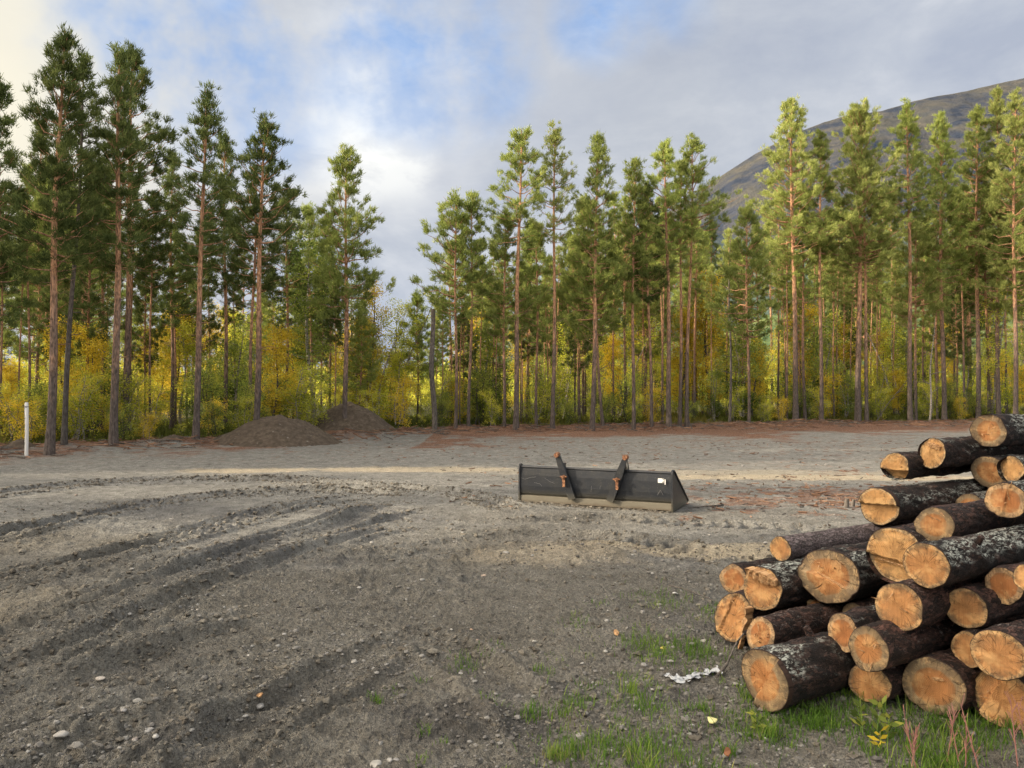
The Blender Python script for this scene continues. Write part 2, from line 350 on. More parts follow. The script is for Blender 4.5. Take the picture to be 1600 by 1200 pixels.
rr = np.concatenate([[.25, .6, 1.0, 1.4, 1.8, 2.2], 2.5*np.exp(np.arange(0, 820)*.0033), 2.5*math.exp(820*.0033)*np.exp(np.arange(1, 130)*.038)])
tt = np.concatenate([np.arange(-180, -52, 4), np.arange(-52, 52, .135), np.arange(52, 180, 4)])*math.pi/180
RR, TT = np.meshgrid(rr, tt, indexing='ij')
GX = (RR*np.sin(TT)).ravel(); GY = (RR*np.cos(TT)).ravel(); GZ = ground_h(GX, GY)
nr, nt = RR.shape
ii = np.arange(nr-1)[:, None]*nt; jj = np.arange(nt)[None]; j2 = (jj+1) % nt
Fq = np.stack([ii+jj, ii+nt+jj, ii+nt+j2, ii+j2], -1).reshape(-1, 4)
inner = np.arange(nt)[::-1]
ey = edge_y(GX); de = GY-ey; rad = np.hypot(GX, GY)
f1 = fbm(GX, GY, .35, 4); f2 = fbm(GX, GY, 1.6, 4, .6); f3 = fbm(GX, GY, 4.5, 4, .65)
sm = lambda x: np.clip(x, 0, 1)**2*(3-2*np.clip(x, 0, 1))
gravel = sm((rad-6.5+f1*9+GX*.35)/4)*.95*(de < 0) + .25*sm(f2*4+.1)
gravel = np.clip(gravel, 0, 1)
red = np.maximum(sm((de+3.0+f1*5+f2*3)/2.0), sm((de+np.where(GX > -3, 9.5, 4)+f1*9+f2*10)/4))*sm((3-de)/2)
red = np.maximum(red, sm((f3-.1)*9)*sm((f2+.02)*6)*sm((GX-1)/3)*sm((GY-9)/4)*(de < 0))
red = np.maximum(red, .9*sm((f3-.16)*10)*sm((GY-16)/6)*(de < 0))
pa = at(1290, 790)
red = np.maximum(red, .8*sm((.8-np.hypot((GX-pa[0]-.4)/2.8, (GY-pa[1]-.6)/1.7))*2.4+f3*7+f2*3))
sun_streak = np.zeros_like(red)  # streaks of sunlight painted on the plot as pale sandy colour
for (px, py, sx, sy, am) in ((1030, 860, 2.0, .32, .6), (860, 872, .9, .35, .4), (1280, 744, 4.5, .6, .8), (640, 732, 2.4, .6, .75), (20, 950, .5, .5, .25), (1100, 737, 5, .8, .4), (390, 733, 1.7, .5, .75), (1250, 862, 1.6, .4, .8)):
    p = at(px, py); sun_streak = np.maximum(sun_streak, am*sm((1.25-np.hypot((GX-p[0])/sx, (GY-p[1])/sy))*1.6+f3*1.5))
damp_shade = sm((f2*.8+f1*.8-.08)*5)*.8*(rad < 16)
p = at(745, 1125); damp_shade = np.maximum(damp_shade, sm((1-np.hypot((GX-p[0])/.45, (GY-p[1])/.3))*2+f3*3))
damp_shade = np.maximum(damp_shade, sm(-(GZ-ground_h(GX, GY, False))*22-.15)*.6*(rad < 22))  # ruts and hollows darkened as painted shade, on top of the damp patches
moss = sm(de/1.5-.2+f2*2)
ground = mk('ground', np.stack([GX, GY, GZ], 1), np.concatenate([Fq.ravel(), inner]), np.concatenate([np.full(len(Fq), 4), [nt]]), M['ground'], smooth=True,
            attrs=dict(gravel=gravel, red=red, sun_streak=sun_streak, damp_shade=damp_shade, moss=moss))
tag(ground, kind='structure')

# ------------------------------------------------------------------ stones and gravel
ico_v = None
def icosphere():
    p = (1+5**.5)/2
    v = np.array([(-1, p, 0), (1, p, 0), (-1, -p, 0), (1, -p, 0), (0, -1, p), (0, 1, p), (0, -1, -p), (0, 1, -p), (p, 0, -1), (p, 0, 1), (-p, 0, -1), (-p, 0, 1)], float)
    f = np.array([(0, 11, 5), (0, 5, 1), (0, 1, 7), (0, 7, 10), (0, 10, 11), (1, 5, 9), (5, 11, 4), (11, 10, 2), (10, 7, 6), (7, 1, 8), (3, 9, 4), (3, 4, 2), (3, 2, 6), (3, 6, 8), (3, 8, 9), (4, 9, 5), (2, 4, 11), (6, 2, 10), (8, 6, 7), (9, 8, 1)])
    return unit(v), f
IV, IF = icosphere()
def subdiv(V, Fc):
    V = list(map(tuple, V)); mp = {}; out = []
    def mid(a, b):
        k = (min(a, b), max(a, b))
        if k not in mp:
            m = (np.array(V[a])+np.array(V[b]))/2; V.append(tuple(m/np.linalg.norm(m))); mp[k] = len(V)-1
        return mp[k]
    for a, b, c in Fc:
        x, y, z = mid(a, b), mid(b, c), mid(c, a); out += [(a, x, z), (b, y, x), (c, z, y), (x, y, z)]
    return np.array(V), np.array(out)
IV2, IF2 = subdiv(*subdiv(IV, IF))
N = 34000
rad_ = 2.6*np.exp(rng.random(N)**1.15*1.75); th = (rng.random(N)-.5)*R(92)
X = rad_*np.sin(th); Y = rad_*np.cos(th)
dens = fbm(X, Y, .8, 3)+.35*fbm(X, Y, 3, 2); k_ = dens > rng.random(N)*.45-.22; X, Y = X[k_], Y[k_]; n = len(X)
S = np.clip(rng.lognormal(math.log(.0062), .5, n), .003, .024)
Z = ground_h(X, Y)
sc = S[:, None]*np.stack([rng.uniform(.8, 1.5, n), rng.uniform(.7, 1.2, n), rng.uniform(.45, .8, n)], 1)
an = rng.random(n)*6.28; ca, sa = np.cos(an)[:, None], np.sin(an)[:, None]
V = IV[None]*sc[:, None]*(1+.25*(rng.random((n, 12, 1))-.5))
V = np.stack([V[..., 0]*ca-V[..., 1]*sa, V[..., 0]*sa+V[..., 1]*ca, V[..., 2]], -1)+np.stack([X, Y, Z+S*.2], 1)[:, None]
Fc = (IF[None]+np.arange(n)[:, None, None]*12).reshape(-1, 3)
tn = np.repeat(np.clip(rng.beta(1.6, 2.2, n), 0, 1), 12)
o = mk('gravel', V.reshape(-1, 3), Fc, np.full(len(Fc), 3), M['pebble'], smooth=False, attrs={'tint': tn})
tag(o, 'loose grey gravel strewn over the bare soil', 'gravel', kind='stuff')

# soil clods pushed up along the wheel ruts
cx_, cy_ = [], []
for W, w, dep, tr in RUTW:
    L = np.hypot(*np.diff(W, axis=0).T).sum(); m = int(L*130*(1 if dep > .025 else .5)); i = rng.integers(0, len(W)-1, m); f_ = rng.random(m)[:, None]; P_ = W[i]*(1-f_)+W[i+1]*f_
    d_ = unit(W[i+1]-W[i]); nn = np.stack([-d_[:, 1], d_[:, 0]], 1); o_ = np.where(rng.random(m) < .86, rng.choice([-1, 1], m)*(w+.05+rng.normal(size=m)*.05), rng.uniform(-1, 1, m)*w)
    P_ = P_+nn*o_[:, None]; cx_.append(P_[:, 0]); cy_.append(P_[:, 1])
bq_ = rng.random(700); bo_ = rng.normal(size=700)*.05-.03
pa_, pb_ = at(812, 788)[:2], at(1050, 804)[:2]; cx_.append(pa_[0]+(pb_-pa_)[0]*bq_+bo_*.43); cy_.append(pa_[1]+(pb_-pa_)[1]*bq_+bo_*.9)
m = 9000; ra = 3*np.exp(rng.random(m)*1.7); ta = (rng.random(m)-.5)*R(85); xx_, yy_ = ra*np.sin(ta), ra*np.cos(ta); kk = fbm(xx_, yy_, .6, 3) > .04; cx_.append(xx_[kk]); cy_.append(yy_[kk])
X = np.concatenate(cx_); Y = np.concatenate(cy_); k_ = Y > 2.3; X, Y = X[k_], Y[k_]; n = len(X); S = np.clip(rng.lognormal(math.log(.0085), .5, n), .004, .024)*np.clip(.75+np.hypot(X, Y)/22, .8, 1.5); Z = ground_h(X, Y)
sc = S[:, None]*np.stack([rng.uniform(.8, 1.6, n), rng.uniform(.7, 1.2, n), rng.uniform(.5, .9, n)], 1); an = rng.random(n)*6.28; ca, sa = np.cos(an)[:, None], np.sin(an)[:, None]
V = IV[None]*sc[:, None]*(1+.9*(rng.random((n, 12, 1))-.5)); V = np.stack([V[..., 0]*ca-V[..., 1]*sa, V[..., 0]*sa+V[..., 1]*ca, V[..., 2]], -1)+np.stack([X, Y, Z+S*.12], 1)[:, None]
Fc = (IF[None]+np.arange(n)[:, None, None]*12).reshape(-1, 3)
t = NT('clod_soil'); t.bsdf(t.mix(1.0, t.ramp(t.attr('tint'), [(0, (.09, .078, .062)), (1, (.20, .182, .15))]), t.ramp(t.noise(t.co(), 60, 3, .7), [(.3, .6), (.7, 1.3)]), 'MULTIPLY'), .95); M['clod'] = t.m
tag(mk('soil_clods', V.reshape(-1, 3), Fc, np.full(len(Fc), 3), M['clod'], smooth=False, attrs={'tint': np.repeat(rng.random(n), 12)}), 'small crumbly soil clods pushed up along the wheel ruts', 'soil clods', kind='stuff')

def stone(px, py, size, lab, grp=None, flat=.6):
    p = at(px, py); p[2] = gz(p[0], p[1])
    V = IV2.copy(); q = rng.random(3)*20
    for d in range(6):
        nn = unit(rng.normal(size=3)); V = V-np.maximum(V@nn-rng.uniform(.55, .8), 0)[:, None]*nn*.9
    V = V*(1+.12*fbm(V[:, 0]+q[0]+V[:, 2]*.6, V[:, 1]+q[1], 1.6, 2))[:, None]*np.array([1.25, .9, flat])*size
    a = rng.random()*3.14; V = np.stack([V[:, 0]*math.cos(a)-V[:, 1]*math.sin(a), V[:, 0]*math.sin(a)+V[:, 1]*math.cos(a), V[:, 2]], 1)
    o = mk('stone', V, IF2, np.full(len(IF2), 3), M['stone'], smooth=True); o.location = (p[0], p[1], p[2]+size*flat*.45)
    tag(o, lab, 'stone', grp)
G = 'small pale stones lying on the soil'
for s in [(100, 1162, .034, 'flat pale stone beside a smaller one in the near left soil'), (235, 1127, .022, 'rounded whitish stone lying below two small pebbles'), (160, 1052, .024, 'flat grey stone on the end of a rut'),
          (408, 1092, .024, 'tan rough stone chip in the near soil', ), (446, 988, .018, 'pair stone, round and pale, beside a twin in mid ground'), (756, 899, .028, 'pale angular stone alone right of the tracks'),
          (588, 1192, .028, 'grey stone at the near edge of the plot'), (1005, 1035, .02, 'cream chip between the grass tufts'), (242, 988, .02, 'brown oblong stone on the tyre tracks')]:
    stone(*s[:4], flat=.5)
for px, py, s in [(455, 985, .015), (660, 908, .022), (638, 920, .016), (512, 1024, .013), (747, 1002, .013), (788, 1015, .018), (835, 998, .018), (737, 985, .015), (706, 984, .014), (832, 870, .02), (790, 868, .03), (562, 920, .02), (635, 935, .014),
                  (205, 965, .02), (210, 980, .016), (248, 962, .014), (178, 978, .012), (385, 1110, .016), (247, 1163, .018), (50, 1170, .012), (197, 1120, .018), (215, 1145, .02), (390, 1030, .012), (533, 1012, .013), (610, 1187, .016), (620, 1183, .018), (1347, 800, .03), (1108, 838, .02), (1110, 853, .018),
                  (505, 948, .012), (482, 968, .012), (208, 899, .02), (120, 770, .03), (268, 807, .02), (420, 945, .012), (310, 965, .012), (95, 935, .012), (720, 1035, .014), (892, 1055, .012), (1113, 1037, .014), (971, 1133, .012), (1195, 850, .02), (900, 812, .02), (1160, 725, .04), (1290, 722, .04)]:
    stone(px, py, s*.9, 'small pale stone lying loose on the trodden soil', G)

# ------------------------------------------------------------------ earth heaps
def heap(name, cx, cy, rx, ry, hgt, ang, label, seed):
    n = 90; u = np.linspace(-1.15, 1.15, n); U, W = np.meshgrid(u, u, indexing='ij')
    r = np.hypot(U, W); q = seed*7.7
    r2 = r*(1+.22*fbm(np.cos(np.arctan2(W, U))*1.2+q, np.sin(np.arctan2(W, U))*1.2+q, 1.0, 3))
    H = hgt*np.clip(1.0-r2, -1, 1)
    H = np.where(H > hgt*.62, hgt*.62+(H-hgt*.62)*.5, H)*1.22
    H = H+fbm(U*rx+q, W*ry, 1.1, 4, .55)*.26*np.clip(1.2-r, 0, 1)+fbm(U*rx+q, W*ry, 4, 4, .65)*.10
    ca, sa = math.cos(ang), math.sin(ang)
    X = cx+U*rx*ca-W*ry*sa; Y = cy+U*rx*sa+W*ry*ca
    Z = np.where(r2 < 1.0, H, H*1.0-.05)+ground_h(X.ravel(), Y.ravel(), False).reshape(X.shape)-.04
    i = np.arange(n-1)[:, None]*n; j = np.arange(n-1)[None]
    Fc = np.stack([i+j, i+n+j, i+n+j+1, i+j+1], -1).reshape(-1, 4)
    o = mk(name, np.stack([X-cx, Y-cy, Z], -1).reshape(-1, 3), Fc, np.full(len(Fc), 4), M['heap'], smooth=True); o.location = (cx, cy, 0)
    tag(o, label, 'dirt pile'); return o
heap('dirt_pile', -7.5, 24.8, 2.0, 1.8, 0.95, .1, 'larger brown dirt pile with a long slope beside the pine trunks', 1)
heap('dirt_pile', -6.3, 29.6, 1.9, 1.7, 1.15, -.1, 'smaller brown dirt pile with white chips behind the larger one', 2)
heap('soil_clod', -10.4, 23.4, .45, .35, .2, 0, 'low dark soil clod at the foot of the undergrowth', 3)
heap('soil_clod', -13.5, 21.0, .5, .4, .2, 0, 'small dark soil clod beside the leaning grey trunk', 5)

# ------------------------------------------------------------------ bucket
def metal(name, col, dust, lo, hi, rough=.55):
    t = NT(name); g = t.co(); n = t.noise(g, 6, 5, .65); z = t.sep(g, 2)
    f = t.math('ADD', t.ramp(n, [(.45, 0), (.8, .3)]), t.ramp(t.math('ADD', z, t.math('MULTIPLY', t.math('SUBTRACT', n, .5), .12)), [(lo, .8), (hi, 0)]), clamp=True)
    c = t.mix(f, col, dust)
    c = t.mix(t.ramp(t.noise(t.map(g, (2, 2, 12)), 14, 4, .7), [(.62, 0), (.72, .6)]), c, (.3, .28, .25))
    t.bsdf(c, rough, t.bump(n, .004), .4); return t.m
M['bucket'] = metal('bucket_paint', (.018, .021, .027), (.085, .078, .058), .08, .20, .42)
M['tan'] = metal('tan_steel', (.17, .155, .12), (.11, .085, .06), .015, .06, .8)
t = NT('rust'); g = t.co(); t.bsdf(t.ramp(t.noise(g, 40, 4, .7), [(.35, (.07, .035, .025)), (.55, (.26, .12, .06)), (.7, (.45, .25, .14))]), .8); M['rust'] = t.m
t = NT('mud'); g = t.co(); t.bsdf(t.ramp(t.noise(g, 40, 4, .7), [(.35, (.05, .035, .025)), (.7, (.14, .10, .07))]), .95); M['mud'] = t.m
def flat(name, c, r=.6):
    t = NT(name); t.bsdf(t.mix(t.ramp(t.noise(t.co(), 60, 3), [(.3, 0), (.7, .35)]), c, tuple(x*.75 for x in c)), r); return t.m
M['white'] = flat('white_paint', (.78, .77, .74)); M['black'] = flat('black_print', (.03, .03, .03)); M['scratch'] = flat('scratch_white', (.17, .17, .175))
BL = at(812, 788); BR = at(1050, 804)
ax = unit((BR-BL)[:2]); BW = np.linalg.norm((BR-BL)[:2])
bz = min(gz(BL[0], BL[1]), gz(BR[0], BR[1]))
bk = empty('loader_bucket', (BL[0], BL[1], (gz(*BL[:2])+gz(*BR[:2]))/2-.01), 'black steel loader bucket with two rusty brackets resting on the gravel', 'loader bucket', rz=math.atan2(ax[1], ax[0]))
# local: x along width, y away from camera, z up
def profile_sheet(prof, th, x0, x1, name, mat, nx=30, wav=0):
    P = np.array(prof, float); T = np.gradient(P, axis=0); T = unit(T); Nn = np.stack([-T[:, 1], T[:, 0]], 1)
    Q = P+Nn*th; k = len(P); xs = np.linspace(x0, x1, nx); b = MB()
    for S_, fl in ((P, 0), (Q, 1)):
        V = np.array([[x, s[0], s[1]] for x in xs for s in S_]); i = np.arange(nx-1)[:, None]*k; j = np.arange(k-1)[None]
        V[:, 1] += wav*fbm(V[:, 0], V[:, 2], 3, 3)
        Fc = np.stack([i+j, i+k+j, i+k+j+1, i+j+1], -1).reshape(-1, 4); b.add(V, Fc if not fl else Fc[:, ::-1])
    for x, in ((x0,), (x1,)):
        for j in range(k-1): b.add([(x, *P[j]), (x, *P[j+1]), (x, *Q[j+1]), (x, *Q[j])], [[0, 1, 2, 3]])
    for j in (0, k-1): b.add([(x0, *P[j]), (x1, *P[j]), (x1, *Q[j]), (x0, *Q[j])], [[0, 1, 2, 3]])
    return b.build(name, [mat], bk)
HB = .53
profile_sheet([(.035, .11), (.008, .14), (0, .18), (-.005, .25), (0, .40), (.012, HB-.04), (.03, HB-.02)], -.012, .012, BW-.012, 'back_plate', M['bucket'], 40, .006)
profile_sheet([(.05, .0), (.0, .02), (-.004, .10), (.04, .115)], -.012, .012, BW-.012, 'lower_strip', M['tan'])
profile_sheet([(.02, .005), (.40, .004), (.84, .02)], .016, .014, BW-.014, 'floor_plate', M['bucket'])
profile_sheet([(.80, .024), (.92, .03)], .014, -.01, BW+.01, 'cutting_edge', M['rust'])
b = MB(); b.tube([(0.013, .03, HB-.015), (BW-.013, .03, HB-.015)], .021, 8); b.build('top_rail', [M['bucket']], bk)
for x in (0, BW):
    prof = [(-.012, .0), (-.02, .12), (-.016, HB-.03), (-.005, HB+.02), (.05, HB+.03), (.90, .06), (.92, .02)]
    V = np.array([(x+s*.011, *p) for s in (-1, 1) for p in prof]); k = len(prof)
    loops = list(range(k))+list(range(2*k-1, k-1, -1)); sizes = [k, k]
    for j in range(k): j_ = (j+1) % k; loops += [j, j_, k+j_, k+j]; sizes.append(4)
    sp = mk('side_plate', V, loops, sizes, M['bucket'], bk)
    b = MB(); b.tube([(x+(.018 if x else -.018), .045, HB+.015), (x+(.018 if x else -.018), .90, .05)], .012, 6); b.build('edge_bead', [M['bucket']], sp)
def bxl(px, py):   # local x along the back plate for a photo pixel
    dr = np.array([(px-800)/F, 1.0]); A_ = np.array([[ax[0], -dr[0]], [ax[1], -dr[1]]]); return np.linalg.solve(A_, -BL[:2])[0]
for (pt, pm, pb, lean) in (((873, 716), (884, 752), (896, 780), -1), ((980, 721), (963, 756), (954, 784), 1)):
    x0, x1, xm = bxl(*pb), bxl(*pt), bxl(*pm)
    P0 = np.array([x0, -.045, .10]); P1 = np.array([x1, -.07, .72]); d = unit(P1-P0); s = unit(np.cross(d, [0, 1, 0])); w = np.cross(s, d)
    A3 = np.array([s, w, d]); L = np.linalg.norm(P1-P0)
    b = MB()
    pts = [(-.05, 0), (.05, 0), (.055, .25*L), (.05, .6*L), (.034, .9*L), (.024, L), (0, L+.02), (-.024, L), (-.034, .9*L), (-.05, .6*L), (-.055, .25*L)]
    V = np.array([P0+s*p+d*q+w*z for z in (-.02, .02) for p, q in pts]); k = len(pts); b.add(V, np.array([list(range(k))])); b.add(V, np.array([list(range(2*k-1, k-1, -1))]))
    b.add(V, [[j, (j+1) % k, k+(j+1) % k, k+j] for j in range(k)])
    arm = b.build('bracket_arm', [M['bucket']], bk)
    b = MB(); c0 = P0+d*(L-.01); b.tube([c0-w*.045, c0-w*.043, c0+w*.043, c0+w*.045], [.022, .034, .034, .022], 18); b.build('rusty_eye', [M['rust']], arm)
    b = MB(); c1 = P0+d*(L*.50); b.tube([c1-w*.02, c1-w*.075], .026, 14); b.tube([c1-w*.075, c1-w*.10], .014, 10); b.tube([c1-w*.055+[-.05, 0, .005], c1-w*.055+[.05, 0, .005]], .010, 8); b.box(c1-w*.05+[.005, 0, -.075], (.018, .010, .06))
    b.build('lock_pin', [M['rust']], arm)
    b = MB(); b.box((x1*.5+xm*.5+.01*lean, .03, HB+.01), (.03, .06, .05)); b.add([(x1, .0, .50), (x1, .12, .50), (x1, 0, .70), (x1-.03*lean, .0, .50), (x1-.03*lean, .12, .50), (x1-.03*lean, 0, .70)], [[0, 1, 2], [5, 4, 3]]); b.build('gusset', [M['bucket']], arm)
xs = bxl(1033, 753); b = MB(); b.box((xs, -.0225, .415), (.04, .002, .030)); st = b.build('sticker', [M['white']], bk)
b = MB(); b.box((xs+.056, -.0225, .40), (.007, .002, .035)); b.build('sticker_strip', [M['white']], st)
b = MB(); b.add([(xs+.016, -.0265, .443), (xs+.038, -.0265, .443), (xs+.033, -.0265, .427)], [[0, 1, 2]]); b.add([(xs+.018, -.0265, .390), (xs+.038, -.0265, .388), (xs+.033, -.0265, .408), (xs+.024, -.0265, .402)], [[0, 1, 2, 3]]); b.build('print', [M['black']], st)
b = MB()
for (a, c_) in (((.03, .36), (.10, .34)), ((.10, .34), (.17, .37)), ((.17, .37), (.27, .385)), ((.24, .30), (.33, .285)), ((.33, .285), (.36, .25)), ((.40, .37), (.47, .33)), ((.47, .33), (.55, .30)), ((1.09, .22), (1.10, .30)), ((1.22, .26), (1.23, .31)), ((2.02, .22), (2.06, .29)), ((2.06, .29), (2.10, .22))):
    for s in range(4):
        f0, f1_ = s/4, (s+.8)/4; p = np.array(a)*(1-f0)+np.array(c_)*f0; q = np.array(a)*(1-f1_)+np.array(c_)*f1_
        b.tube([(p[0], -.0225, p[1]+random.uniform(-.004, .004)), (q[0], -.0225, q[1])], .0022, 4)
b.build('scratches', [M['scratch']], bk)

# ------------------------------------------------------------------ white marker post
p = at(42, 711); z0 = gz(p[0], p[1])
post = empty('marker_post', (p[0], p[1], z0), 'white painted marker post standing before the undergrowth', 'post')
b = MB(); hP = 1.38; b.tube([(0, 0, -.05), (.01, 0, hP*.5), (-.005, 0, hP-.02), (-.005, 0, hP)], [.045, .045, .045, .03], 14); b.build('shaft', [M['white']], post, True)
b = MB(); b.tube([(-.005, 0, hP-.14), (-.005, 0, hP-.09)], .047, 14); b.build('grey_band', [flat('grey_band', (.35, .35, .35))], post)

# ------------------------------------------------------------------ logs
AXD = np.array([math.sin(R(58)), math.cos(R(58)), 0.0])
PERP = np.array([math.cos(R(58)), -math.sin(R(58)), 0.0])
def make_log(u, z, r, w, L, bark, wd, label, seed, yaw=0, tilt=0, cut=(0, 0), step=None, flare=.06, squash=0, extras=(), group='felled pine logs in the pile'):
    g = np.random.default_rng(seed)
    pos = u*PERP+w*AXD; pos[2] = z
    # local frame: z along the log from the cut face, x = PERP-like, y = up
    root = empty('log', pos, label, 'log', group)
    zx = AXD*math.cos(tilt)+np.array([0, 0, math.sin(tilt)])
    ca, sa = math.cos(yaw), math.sin(yaw); zx = np.array([zx[0]*ca-zx[1]*sa, zx[0]*sa+zx[1]*ca, zx[2]])
    from mathutils import Matrix
    xx = unit(np.cross(np.array([0, 0, 1.]), zx))*1.0; yy = np.cross(zx, xx)
    Mx = Matrix(((xx[0], yy[0], zx[0]), (xx[1], yy[1], zx[1]), (xx[2], yy[2], zx[2]))); root.rotation_euler = Mx.to_euler()
    k = 72; n = 110; zz = np.concatenate([np.linspace(0, 1.6, 70), np.linspace(1.6, L, n-70+1)[1:]]); th = np.arange(k)*2*math.pi/k
    q = seed*3.3
    outl = 1+.10*fbm(np.cos(th)*.9+q, np.sin(th)*.9+q, 1, 2)*2 + squash*(np.cos(th*2+seed)*.5)
    outl = outl/outl.mean()
    Z2, T2 = np.meshgrid(zz, th, indexing='ij')
    rr_ = r*outl[None]*(1-.10*Z2/L)*(1+flare*np.exp(-Z2/.25))
    bk_ = fbm(np.cos(T2)*r*1.0+Z2*.35+q, np.sin(T2)*r+Z2*.35-q, 22, 3, .6)
    rr_ = rr_+(bk_*(.010+.014*np.clip(Z2/.04, 0, 1))+.014*fbm(T2*4, Z2*9+q, 1.0, 3)*np.clip(.3+Z2/.1, 0, 1))*(1 if bark != 'bark_grey' else .25)
    cutz = np.cos(T2)*r*math.tan(cut[0])+np.sin(T2)*r*math.tan(cut[1])
    X_ = np.cos(T2)*rr_; Y_ = np.sin(T2)*rr_; Zc = Z2+cutz*np.clip(1-Z2/.5, 0, 1)
    V = np.stack([X_, Y_, Zc], -1).reshape(-1, 3)
    i = np.arange(n-1)[:, None]*k; j = np.arange(k)[None]; jn = (j+1) % k
    Fc = np.stack([i+j, i+k+j, i+k+jn, i+jn], -1).reshape(-1, 4)
    endl = (n-1)*k+np.arange(k)
    mk('bark', V, np.concatenate([Fc.ravel(), endl]), np.concatenate([np.full(len(Fc), 4), [k]]), M[bark], root, True)
    # sawn face: disc of rings with its own steps and tear
    m = 34; fr = np.linspace(0, 1, m)**.9
    FX = fr[:, None]*X_[0][None]*.995; FY = fr[:, None]*Y_[0][None]*.995
    FZ = FX*math.tan(cut[0])+FY*math.tan(cut[1]) - .004 + fbm(FX+q, FY, 9, 4, .6)*.010 + fbm((FX*math.cos(seed)+FY*math.sin(seed))*9+q, FY*1.2, 5, 2)*.003
    if step is not None:
        ang, off, dep, tiltb = step
        dd = (FX*math.cos(ang)+FY*math.sin(ang))/r-off + fbm(FX+q*2, FY, 12, 3, .6)*.16
        FZ = FZ+np.where(dd > 0, dep+dd*r*math.tan(tiltb), 0)
    FZ[-1] = (X_[0]*math.tan(cut[0])+Y_[0]*math.tan(cut[1])) if step is None else FZ[-1]
    Vf = np.stack([FX, FY, FZ], -1).reshape(-1, 3)
    i = np.arange(m-1)[:, None]*k
    Fc = np.stack([i+j, i+jn, i+k+jn, i+k+j], -1).reshape(-1, 4)
    if step is not None:   # close the gap between the recessed face and the bark
        rim = np.stack([X_[0], Y_[0], Zc[0]], -1); base = len(Vf); Vf = np.vstack([Vf, rim]); a_ = (m-1)*k
        Fc = np.vstack([Fc, np.stack([a_+np.arange(k), a_+(np.arange(k)+1) % k, base+(np.arange(k)+1) % k, base+np.arange(k)], -1)])
        tn_ = np.concatenate([np.repeat(fr, k), np.full(k, 1.0)])
    else: tn_ = np.repeat(fr, k)
    mk('cut_end', Vf, Fc, np.full(len(Fc), 4), M[wd], root, True, {'tint': tn_})
    for e in extras:
        b = MB()
        if e[0] == 'knot':   # short branch stub
            _, a, zz_, l, rs = e; d = np.array([math.cos(a), math.sin(a), -.25]); c0 = np.array([math.cos(a)*r*.85, math.sin(a)*r*.85, zz_]); b.tube([c0, c0+d*l*.7, c0+d*l], [rs*1.3, rs, rs*.9], 10); b.build('branch_stub', [M['bark_brown']], root)
        if e[0] == 'slab':   # torn slab or strip of wood standing proud of the face
            _, a, off, l, wdt, thk, ez = e; dx = np.array([math.cos(a), math.sin(a), 0]); dy = np.array([-math.sin(a), math.cos(a), 0]); dz = np.array([0, 0, -1.])
            c0 = dy*off*r; nn = 12; s = np.linspace(-1, 1, nn); V_ = []
            for q_ in s:
                wv = wdt*(1-.25*q_*q_)*(1+.3*g.normal()*.4); V_ += [c0+dx*q_*l-dy*wv+dz*0, c0+dx*q_*l+dy*wv, c0+dx*q_*l+dy*wv*.8+dz*(thk+ez*q_)*(1+.15*g.normal()), c0+dx*q_*l-dy*wv*.8+dz*(thk*.7+ez*q_)*(1+.15*g.normal())]
            ii_ = np.arange(nn-1)[:, None]*4; jj_ = np.arange(4)[None]; b.add(V_, np.stack([ii_+jj_, ii_+4+jj_, ii_+4+(jj_+1) % 4, ii_+(jj_+1) % 4], -1).reshape(-1, 4)); b.add(V_[:4], [[0, 1, 2, 3]]); b.add(V_[-4:], [[3, 2, 1, 0]])
            b.build('torn_slab', [M['split']], root)
        if e[0] == 'splinters':
            for _i in range(e[1]):
                a = g.random()*6.28; rr__ = r*g.uniform(.1, .85); c0 = np.array([math.cos(a)*rr__, math.sin(a)*rr__, 0]); d = unit(np.array([g.normal()*.7, g.normal()*.7, -1])); l = g.uniform(.02, .07)
                b.tube([c0, c0+d*l*.5, c0+d*l], [.004, .003, .0006], 5)
            tag(b.build('splinters', [M['split']], root), kind='stuff')
    return root
tn5 = math.tan
LG = {1: (-3.11, 1.31, .125, 6.32), 2: (-3.27, 1.15, .107, 5.82), 3: (-3.44, 1.04, .103, 5.61), 4: (-3.09, .99, .124, 6.29), 5: (-2.88, 1.04, .095, 6.17), 6: (-3.28, .79, .133, 5.16), 7: (-2.397, .866, .097, 4.28), 8: (-2.18, 1.005, .097, 4.62),
      9: (-3.35, .58, .08, 4.17), 10: (-2.56, .68, .157, 4.17), 11: (-2.16, .74, .109, 3.79), 12: (-2.95, .49, .168, 4.12), 13: (-3.61, .35, .099, 4.02), 14: (-3.23, .39, .131, 3.85), 15: (-2.27, .521, .117, 3.73), 16: (-2.088, .511, .0975, 4.02),
      17: (-1.99, .628, .089, 4.18), 18: (-1.77, .74, .063, 3.94), 19: (-3.45, .16, .150, 3.84), 20: (-3.01, .21, .1, 3.57), 21: (-2.53, .332, .095, 3.65), 22: (-2.323, .323, .106, 3.55), 23: (-2.63, .15, .143, 3.17), 24: (-2.39, .105, .099, 3.67),
      25: (-2.15, .145, .14, 3.82), 26: (-1.82, .40, .112, 3.78), 27: (-2.05, .33, .083, 3.96), 28: (-1.88, .145, .136, 3.93), 29: (-3.22, .19, .085, 4.39), 30: (-2.82, .26, .084, 4.18)}
